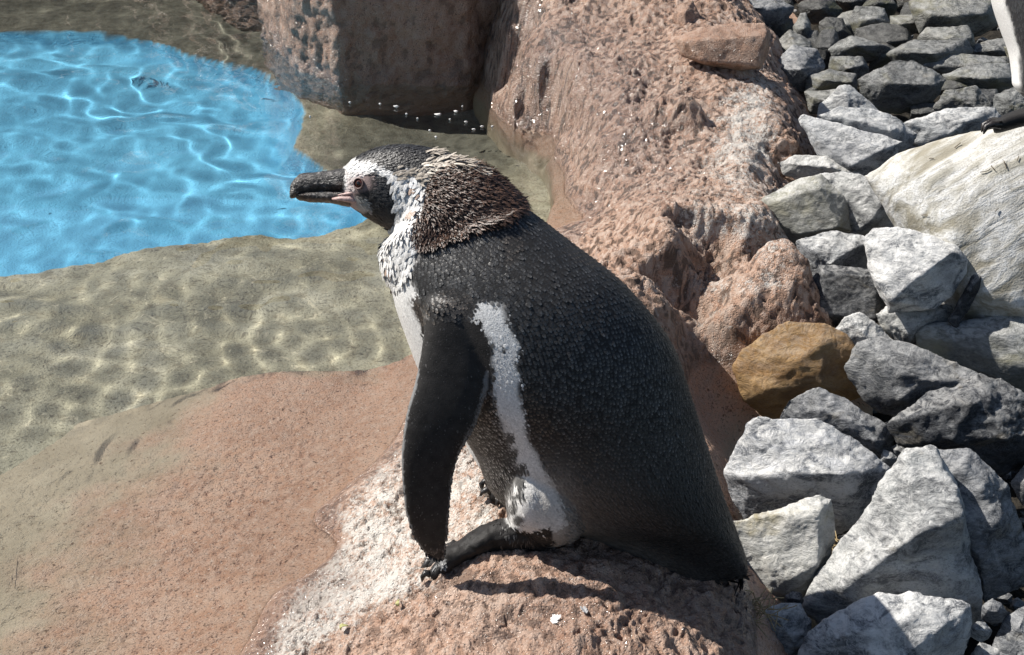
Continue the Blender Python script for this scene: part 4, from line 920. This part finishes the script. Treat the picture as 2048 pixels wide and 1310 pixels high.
# tan tufts behind the crown
tufts = [(860,300,.020),(872,318,.018),(884,312,.020),(895,322,.022),(908,316,.022),(922,322,.022),(936,330,.022),(850,330,.015),(815,350,.013),(800,345,.014),(826,358,.014),(812,362,.012),(838,350,.013),(870,335,.016),(792,352,.012),(948,338,.02)]
tp, tn, tl, tc = [], [], [], []
for (u, v, L) in tufts:
    r0 = ray(u, v+6); h = BB.ray_cast(Vector(CAM), Vector(r0/np.linalg.norm(r0)))
    if h[0] is None: continue
    for j in range(24):
        q = np.array(h[0])+RNG.normal(0, .0028, 3); l_, n_, _, _ = BB.find_nearest(Vector(q)); tp.append(l_); tn.append(n_); tl.append(L); tc.append(np.array([.46, .40, .33])*(.55+.7*RNG.random()))
tp, tn, tc = np.array(tp), np.array(tn), np.array(tc); tfl = np.tile(P(960, 300, 1.42)-P(850, 330, 1.43), (len(tp), 1)); tfl /= np.linalg.norm(tfl, axis=1)[:, None]
me = blades(tp, tn, tfl, np.array(tl)*.72, .0024, .42, tc*.6, np.clip(tc*1.2, 0, .75), .25, .15, 8, .5); part('crest_tufts', me, SKINM, kind='stuff', label='pale tan loose tufts behind the crown')
# stiff tail feathers
tq = []
for j in range(46):
    a = RNG.random(); tq.append(P(1400+a*88+RNG.normal(0, 3), 1140+10*math.sin(a*3)+RNG.normal(0, 5), 1.505+.03*RNG.random()))
tq, _ = snap(np.array(tq)); tdir = np.tile(P(1510, 1195, 1.515)-P(1440, 1110, 1.52), (len(tq), 1)); tdir /= np.linalg.norm(tdir, axis=1)[:, None]
me = blades(tq, vnormal(tq), tdir, .026, .0042, .08, np.array([.014, .013, .013]), np.array([.035, .031, .028]), .12, .05, 9, .1); part('tail_feathers', me, SKINM, kind='stuff', label='stiff black tail feathers')

# --- beak, eye, gape, claws
upper = loft_mesh([((700,390),(694,336),1.430,.0165),((680,388),(676,339),1.430,.0152),((655,387),(650,343),1.430,.0132),((625,388),(620,345),1.430,.0120),((602,391),(600,349),1.430,.0104),((590,395),(589,359),1.430,.0088),((583,397),(582,369),1.430,.0060),((580,395),(579,380),1.430,.0026)], 36, 2.4)
lower = loft_mesh([((700,414),(702,384),1.430,.0150),((675,409),(676,380),1.430,.0132),((645,406),(645,380),1.430,.0116),((615,403),(616,382),1.430,.0100),((597,399),(598,384),1.430,.0076),((590,392),(591,387),1.430,.003)], 30, 2.3)
for nm, me in (('upper_beak', upper), ('lower_beak', lower)):
    V = verts(me); N = normals(me); q = V.copy(); uu, vv, tt = proj(V)
    V = V+N*((fbm(np.stack([uu/60, vv/9, tt*60], 1), 4, .6, 240)*.0013)+(fbm(V*260, 2, s=241)*.0006))[:, None]; set_verts(me, V)
    part(nm, me, BEAK)
gape = tube_px([(676,390,1.4152,.0005),(684,389,1.4142,.0011),(694,388,1.4130,.0016),(704,386,1.4112,.0017),(712,387,1.4105,.0008)], 'gape'); part('gape', tube_px([(664,398,1.4165,.0010),(682,397,1.4160,.0026),(700,398,1.4140,.0036),(713,404,1.4130,.0016)], 'gape'), PINKSKIN, label='pink bare skin below the bill base'); part('gape', gape, PINKSKIN, label='pink fleshy corner of the beak')
def hit(u, v):
    r0 = ray(u, v); r0 = r0/np.linalg.norm(r0); h = BB.ray_cast(Vector(CAM), Vector(r0)); return np.array(h[0]), np.array(h[1])
def sphere_me(r, sub=3):
    bm = bmesh.new(); bmesh.ops.create_icosphere(bm, subdivisions=sub, radius=r); me = bpy.data.meshes.new('s'); bm.to_mesh(me); bm.free()
    me.polygons.foreach_set('use_smooth', np.ones(len(me.polygons), bool)); return me
ep, en = hit(718, 367)
def eye_ball(r, off, name, mat, parent):
    me = sphere_me(r); V = verts(me); V = V-np.outer((V@en)*.45, en); set_verts(me, V+ep+en*off); return part(name, me, mat, parent)
eyeo = eye_ball(.0050, -.0008, 'eye', EYEM, root); pup = eye_ball(.0023, .0013, 'pupil', PUPIL, eyeo)
pup.matrix_parent_inverse = eyeo.matrix_basis.inverted() @ Matrix.Identity(4)
pup.matrix_parent_inverse = Matrix.Identity(4)
ring = []
e1 = np.cross(en, [0, 0, 1]); e1 /= np.linalg.norm(e1); e2 = np.cross(en, e1)
Vr, Fr = [], []
for i in range(28):
    a = i*6.283/28
    for j in range(8):
        b = j*6.283/8; rr_ = .0052+.0008*math.cos(b); Vr.append(ep+(e1*math.cos(a)+e2*math.sin(a))*rr_*(1.0 if True else 1)+en*(.0010+.0012*math.sin(b)))
        Fr.append((i*8+j, ((i+1) % 28)*8+j, ((i+1) % 28)*8+(j+1) % 8, i*8+(j+1) % 8))
part('eye_ring', mesh_np('eye_ring', np.array(Vr), np.array(Fr)), mat_plain('dark_eyelid_skin', (.10, .06, .055), (.22, .15, .14), .5))
claws = [[(860,1148,1.459,.0042),(850,1146,1.4575,.0038),(845,1154,1.457,.0026),(844,1164,1.457,.0006)],[(868,1126,1.487,.0050),(855,1124,1.486,.0046),(848,1136,1.485,.0036),(846,1160,1.484,.0007)],[(866,1118,1.518,.0042),(856,1118,1.517,.0038),(850,1126,1.516,.0026),(849,1136,1.516,.0006)],
         [(984,985,1.569,.0048),(974,978,1.567,.0044),(965,984,1.566,.0034),(962,990,1.565,.0022),(966,986,1.565,.0010)],[(980,970,1.588,.0048),(970,960,1.587,.0044),(963,968,1.586,.0034),(963,984,1.586,.0008)],[(1002,1000,1.556,.0044),(996,1000,1.554,.0038),(994,1008,1.553,.0024),(996,1014,1.553,.0008)]]
for c_ in claws: part('claw', tube_px(c_, 'claw'), HORN)

# ------------------------------------------------------------------ the other penguin on the cream boulder, mostly beyond the picture
def other_penguin():
    t0 = 2.0
    S = [((2120,240),(2180,240),t0,.03),((2040,180),(2300,190),t0,.09),((2034,150),(2330,165),t0,.115),((2028,105),(2340,120),t0,.125),((2010,55),(2335,60),t0,.128),((1993,0),(2320,-10),t0,.125),((1985,-70),(2290,-80),t0,.115),((1995,-150),(2250,-160),t0,.095),((2030,-220),(2205,-235),t0,.065),((2055,-280),(2180,-290),t0,.05),((2040,-340),(2185,-345),t0,.05),((2030,-390),(2170,-395),t0,.045),((2055,-425),(2130,-428),t0,.025)]
    ft = [((2080,200),(2130,225),t0-.03,.03),((2060,212),(2075,246),t0-.03,.026),((2025,222),(2035,256),t0-.03,.022),((2000,234),(2008,264),t0-.03,.024),((1982,244),(1988,268),t0-.03,.02)]
    ft2 = [(tuple(np.array(f)+(60, -22)), tuple(np.array(b)+(60, -22)), t+.10, h) for f, b, t, h in ft]
    fl = [((2100,-150),(2190,-150),t0-.10,.02),((2090,-60),(2190,-60),t0-.15,.014),((2080,30),(2160,30),t0-.155,.011),((2085,110),(2130,110),t0-.15,.007),((2100,140),(2115,140),t0-.15,.003)]
    tail = [((2240,150),(2330,110),t0,.05),((2300,210),(2350,190),t0,.03),((2360,235),(2375,230),t0,.008)]
    me = remesh([loft_mesh(S, 50, 2.1), loft_mesh(ft, 20), loft_mesh(ft2, 20), loft_mesh(fl, 20), loft_mesh(tail, 14)], .0042, 4); me.name = 'body'
    V = verts(me); u, v, t = proj(V); n = fbm(V*60, 3, s=301)*10
    c = np.tile([.03, .03, .032], (len(V), 1)).astype(float)
    A = np.array([[f[0], (f[1]+b[1])/2] for f, b, _, _ in S]); A = A[np.argsort(A[:, 1])]
    fr_ = u-np.interp(v, A[:, 1], A[:, 0]); w_ = 13*sstep(190, 60, v)+2; k = (sstep(w_+6, w_-4, fr_+n*.5)*(v < 185)*(v > -200))[:, None]
    c = c*(1-k)+np.array([.72, .71, .69])*k; c[v > 205] = (.02, .019, .019)
    vattr(me, 'Col', c)
    r_ = empty('penguin', tuple(P(2060, 245, t0))); tag(r_, 'second penguin at the picture edge standing on the cream boulder', 'penguin')
    def pp(name, m_, mat, kind=None):
        o = link(name, m_, mat); o.parent = r_; o.matrix_parent_inverse = Matrix.Translation(r_.location).inverted()
        if kind: o['kind'] = kind
    pp('body', me, PLUME); N = normals(me)
    idx = np.where((v < 200) & (u < 2200) & (c.mean(1) < .2))[0]; pk = RNG.choice(idx, 9000); fl_ = np.tile([0.02, 0, -1.0], (len(pk), 1)); cc = c[pk]
    pp('feathers', blades(V[pk], N[pk], fl_, .0085, .0042, .12, cc*.7, np.where(cc.mean(1)[:, None] > .3, cc, cc*2.0), .12, .08, 31), SKINM, 'stuff')
    bk = loft_mesh([((2055,-345),(2048,-385),t0,.016),((2000,-342),(1995,-372),t0,.011),((1960,-338),(1962,-352),t0,.004)], 16); pp('beak', bk, BEAK)
    for (u_, v_, dt_) in ((1988,256,-.05),(1984,252,-.03),(1990,250,-.01)):
        pp('claw', tube_px([(u_+14,v_-6,t0+dt_,.0062),(u_-4,v_-8,t0+dt_,.0056),(u_-16,v_-2,t0+dt_-.002,.0042),(u_-21,v_+12,t0+dt_-.003,.001)], 'claw'), HORN)
other_penguin()
# ------------------------------------------------------------------ small things lying about
DOWN = mat_plain('white_down', (.62, .61, .60), (.78, .77, .75), .7, 300, .2)
STRAW = mat_plain('dry_straw', (.22, .16, .08), (.42, .33, .19), .7, 300, .2)
LEAF = mat_plain('yellow_green_leaf', (.30, .30, .12), (.44, .41, .19), .6, 300, .3)
def place_on_rock(u, v):
    r0 = ray(u, v); r0 = r0/np.linalg.norm(r0); h = RB.ray_cast(Vector(CAM), Vector(r0))
    return (np.array(h[0]), np.array(h[1])) if h[0] is not None else (PZ(u, v, .05), np.array([0, 0, 1.0]))
def down_feather(u, v, ang, L, label):
    p, n = place_on_rock(u, v); n = n/np.linalg.norm(n); e = np.array([math.cos(ang), math.sin(ang), 0]); e -= n*(e@n); e /= np.linalg.norm(e); s = np.cross(n, e)
    k = 60; a = RNG.random(k); side = RNG.choice([-1, 1], k)
    pos = p+n*.0015+np.outer(a*L*.75, e); fl = e*.8+np.outer(side*(.5+RNG.random(k)), s)
    me = blades(pos, np.tile(n, (k, 1)), fl, L*.5, .0012, .25, np.array([.7, .69, .68]), np.array([.78, .77, .76]), .25, .1, int(u))
    tag(link('down_feather', me, DOWN), label, 'feather')
down_feather(1106, 1248, 1.0, .011, 'white downy feather lying on the sunlit rough rock by the penguin shadow')
down_feather(1172, 1228, 2.2, .008, 'small grey white fluff on the rock at the shadow edge')
def straw(u, v, z, n_, spread, label, seed):
    rg = np.random.default_rng(seed); c = PZ(u, v, z); ms = []
    for i in range(n_):
        p0 = c+rg.normal(0, spread, 3)*[1, 1, .35]; d_ = rg.normal(0, 1, 3)*[1, 1, .35]; d_ /= np.linalg.norm(d_); w_ = rg.normal(0, .4, 3); L = rg.uniform(.02, .055)
        pts_ = [p0+d_*L*s_+w_*L*s_*s_*.5 for s_ in np.linspace(-.5, .5, 6)]
        pr = [(*proj(q), .0006) for q in pts_]; ms.append(tube_px(pr, nseg=5))
    bm = bmesh.new()
    for m_ in ms: bm.from_mesh(m_)
    me = bpy.data.meshes.new('straw'); bm.to_mesh(me); bm.free(); tag(link('straw_tuft', me, STRAW), label, 'straw')
straw(1508, 1222, .0, 40, .012, 'tangled dry straw below the penguin tail', 5)
straw(1668, 1082, -.04, 12, .006, 'wisp of dry straw in the gap beside the moss stained stone', 6)
def leaf(u, v, L, ang, label):
    p, n = place_on_rock(u, v); n = n/np.linalg.norm(n); e = np.array([math.cos(ang), math.sin(ang), 0]); e -= n*(e@n); e /= np.linalg.norm(e); s = np.cross(n, e)
    V = [];
    for i in range(7):
        x = i/6; w_ = math.sin(math.pi*x**.8)*.28*L+.0004
        for j in (-1, 0, 1): V.append(p+n*(.002+.0025*abs(j)+.003*math.sin(x*4))+e*(x-.5)*L+s*j*w_)
    F = [(i*3+j, i*3+j+1, i*3+j+4, i*3+j+3) for i in range(6) for j in (0, 1)]
    o = link('leaf', mesh_np('leaf', np.array(V), np.array(F)), LEAF); o.modifiers.new('s', 'SOLIDIFY').thickness = .0005
    tag(o, label, 'leaf')
leaf(692, 1258, .009, .3, 'small yellow green leaf scrap on the whitened rock near the waterline')
leaf(800, 1205, .007, 1.4, 'tiny yellowish leaf scrap on the whitened rock below the flipper')
# flecks of down afloat in the dark corner of the pool
for k, (u, v, L) in enumerate([(793,212,.022),(878,228,.030),(912,222,.024),(813,227,.010),(932,243,.014),(964,252,.014),(948,258,.014),(872,273,.014),(760,207,.014),(700,204,.014),(860,260,.010),(900,238,.008),(985,252,.012),(620,232,.008),(835,236,.007),(925,212,.010)]):
    p = PZ(u, v, .004); V = []; n_ = 9; rg = np.random.default_rng(700+k); a0 = rg.random()*3
    for i in range(n_):
        a = i*6.283/n_; r_ = L*.30*(.5+.8*rg.random()); V.append(p+[math.cos(a+a0)*r_, math.sin(a+a0)*r_*.6, .0])
    V.append(p+[0, 0, .0015]); V.append(p+[0, 0, -.006])
    F = [(i, (i+1) % n_, n_) for i in range(n_)]+[((i+1) % n_, i, n_+1) for i in range(n_)]
    tag(link('floating_fluff', mesh_np('fluff', np.array(V), np.array(F)), DOWN), 'white fleck of down afloat in the shaded corner of the pool', 'fluff', 'flecks of down afloat on the pool')
# loose gravel in the gaps between the stones
gr = np.random.default_rng(55); ico = bmesh.new(); bmesh.ops.create_icosphere(ico, subdivisions=1, radius=1); im = bpy.data.meshes.new('i'); ico.to_mesh(im); ico.free()
iv = verts(im); it = np.array([tuple(q.vertices) for q in im.polygons]); GVs, GFs = [], []
for k in range(1500):
    u, v = gr.uniform(1480, 2300), gr.uniform(-40, 1450); p = PZ(u, v, 0.0); z = -.055-.075*float(sstep(2.15, 1.75, p[1]))+gr.uniform(0, .02); r = gr.uniform(.004, .016)
    GVs.append(np.array([p[0], p[1], z])+iv*gr.uniform(.6, 1.2, 3)*r*(1+gr.normal(0, .12, (len(iv), 1)))); GFs.append(it+k*len(iv))
tag(link('gravel', mesh_np('gravel', np.concatenate(GVs), np.concatenate(GFs), False), SM['M']), 'loose grey gravel in the gaps between the stones', 'gravel', kind='stuff')
# debris on the cream boulder
BM_ = BOULDER.data; BBo = BVHTree.FromPolygons([tuple(np.array(v.co)+np.array(BOULDER.location)) for v in BM_.vertices], [tuple(q.vertices) for q in BM_.polygons])
TWIG = mat_plain('dark_twig', (.05, .035, .02), (.12, .085, .05), .8, 300, .2)
for k, (u, v) in enumerate([(1862,318),(1985,338),(1975,345),(1915,292),(1992,420),(2035,318),(1850,430),(2010,330)]):
    r0 = ray(u, v); r0 = r0/np.linalg.norm(r0); h = BBo.ray_cast(Vector(CAM), Vector(r0))
    if h[0] is None: continue
    p = np.array(h[0])+np.array(h[1])*.002; rg = np.random.default_rng(800+k); d_ = rg.normal(0, 1, 3); nn = np.array(h[1]); d_ -= nn*(d_@nn); d_ /= np.linalg.norm(d_); L = rg.uniform(.006, .015); w_ = np.cross(nn, d_)*rg.normal(0, .4)
    pr = [(*proj(p+d_*L*(s_-.5)+w_*L*s_*s_), .0006) for s_ in np.linspace(0, 1, 5)]
    tag(link('twig', tube_px(pr, 'twig', 6), TWIG), 'short dark twig scrap lying on the cream boulder', 'twig', 'twig scraps on the cream boulder')

# ------------------------------------------------------------------ bring the whole place to its size
for o in list(COL.objects):
    if o.parent is None and o.type in ('MESH', 'EMPTY'):
        o.location = o.location*SCALE; o.scale = o.scale*SCALE
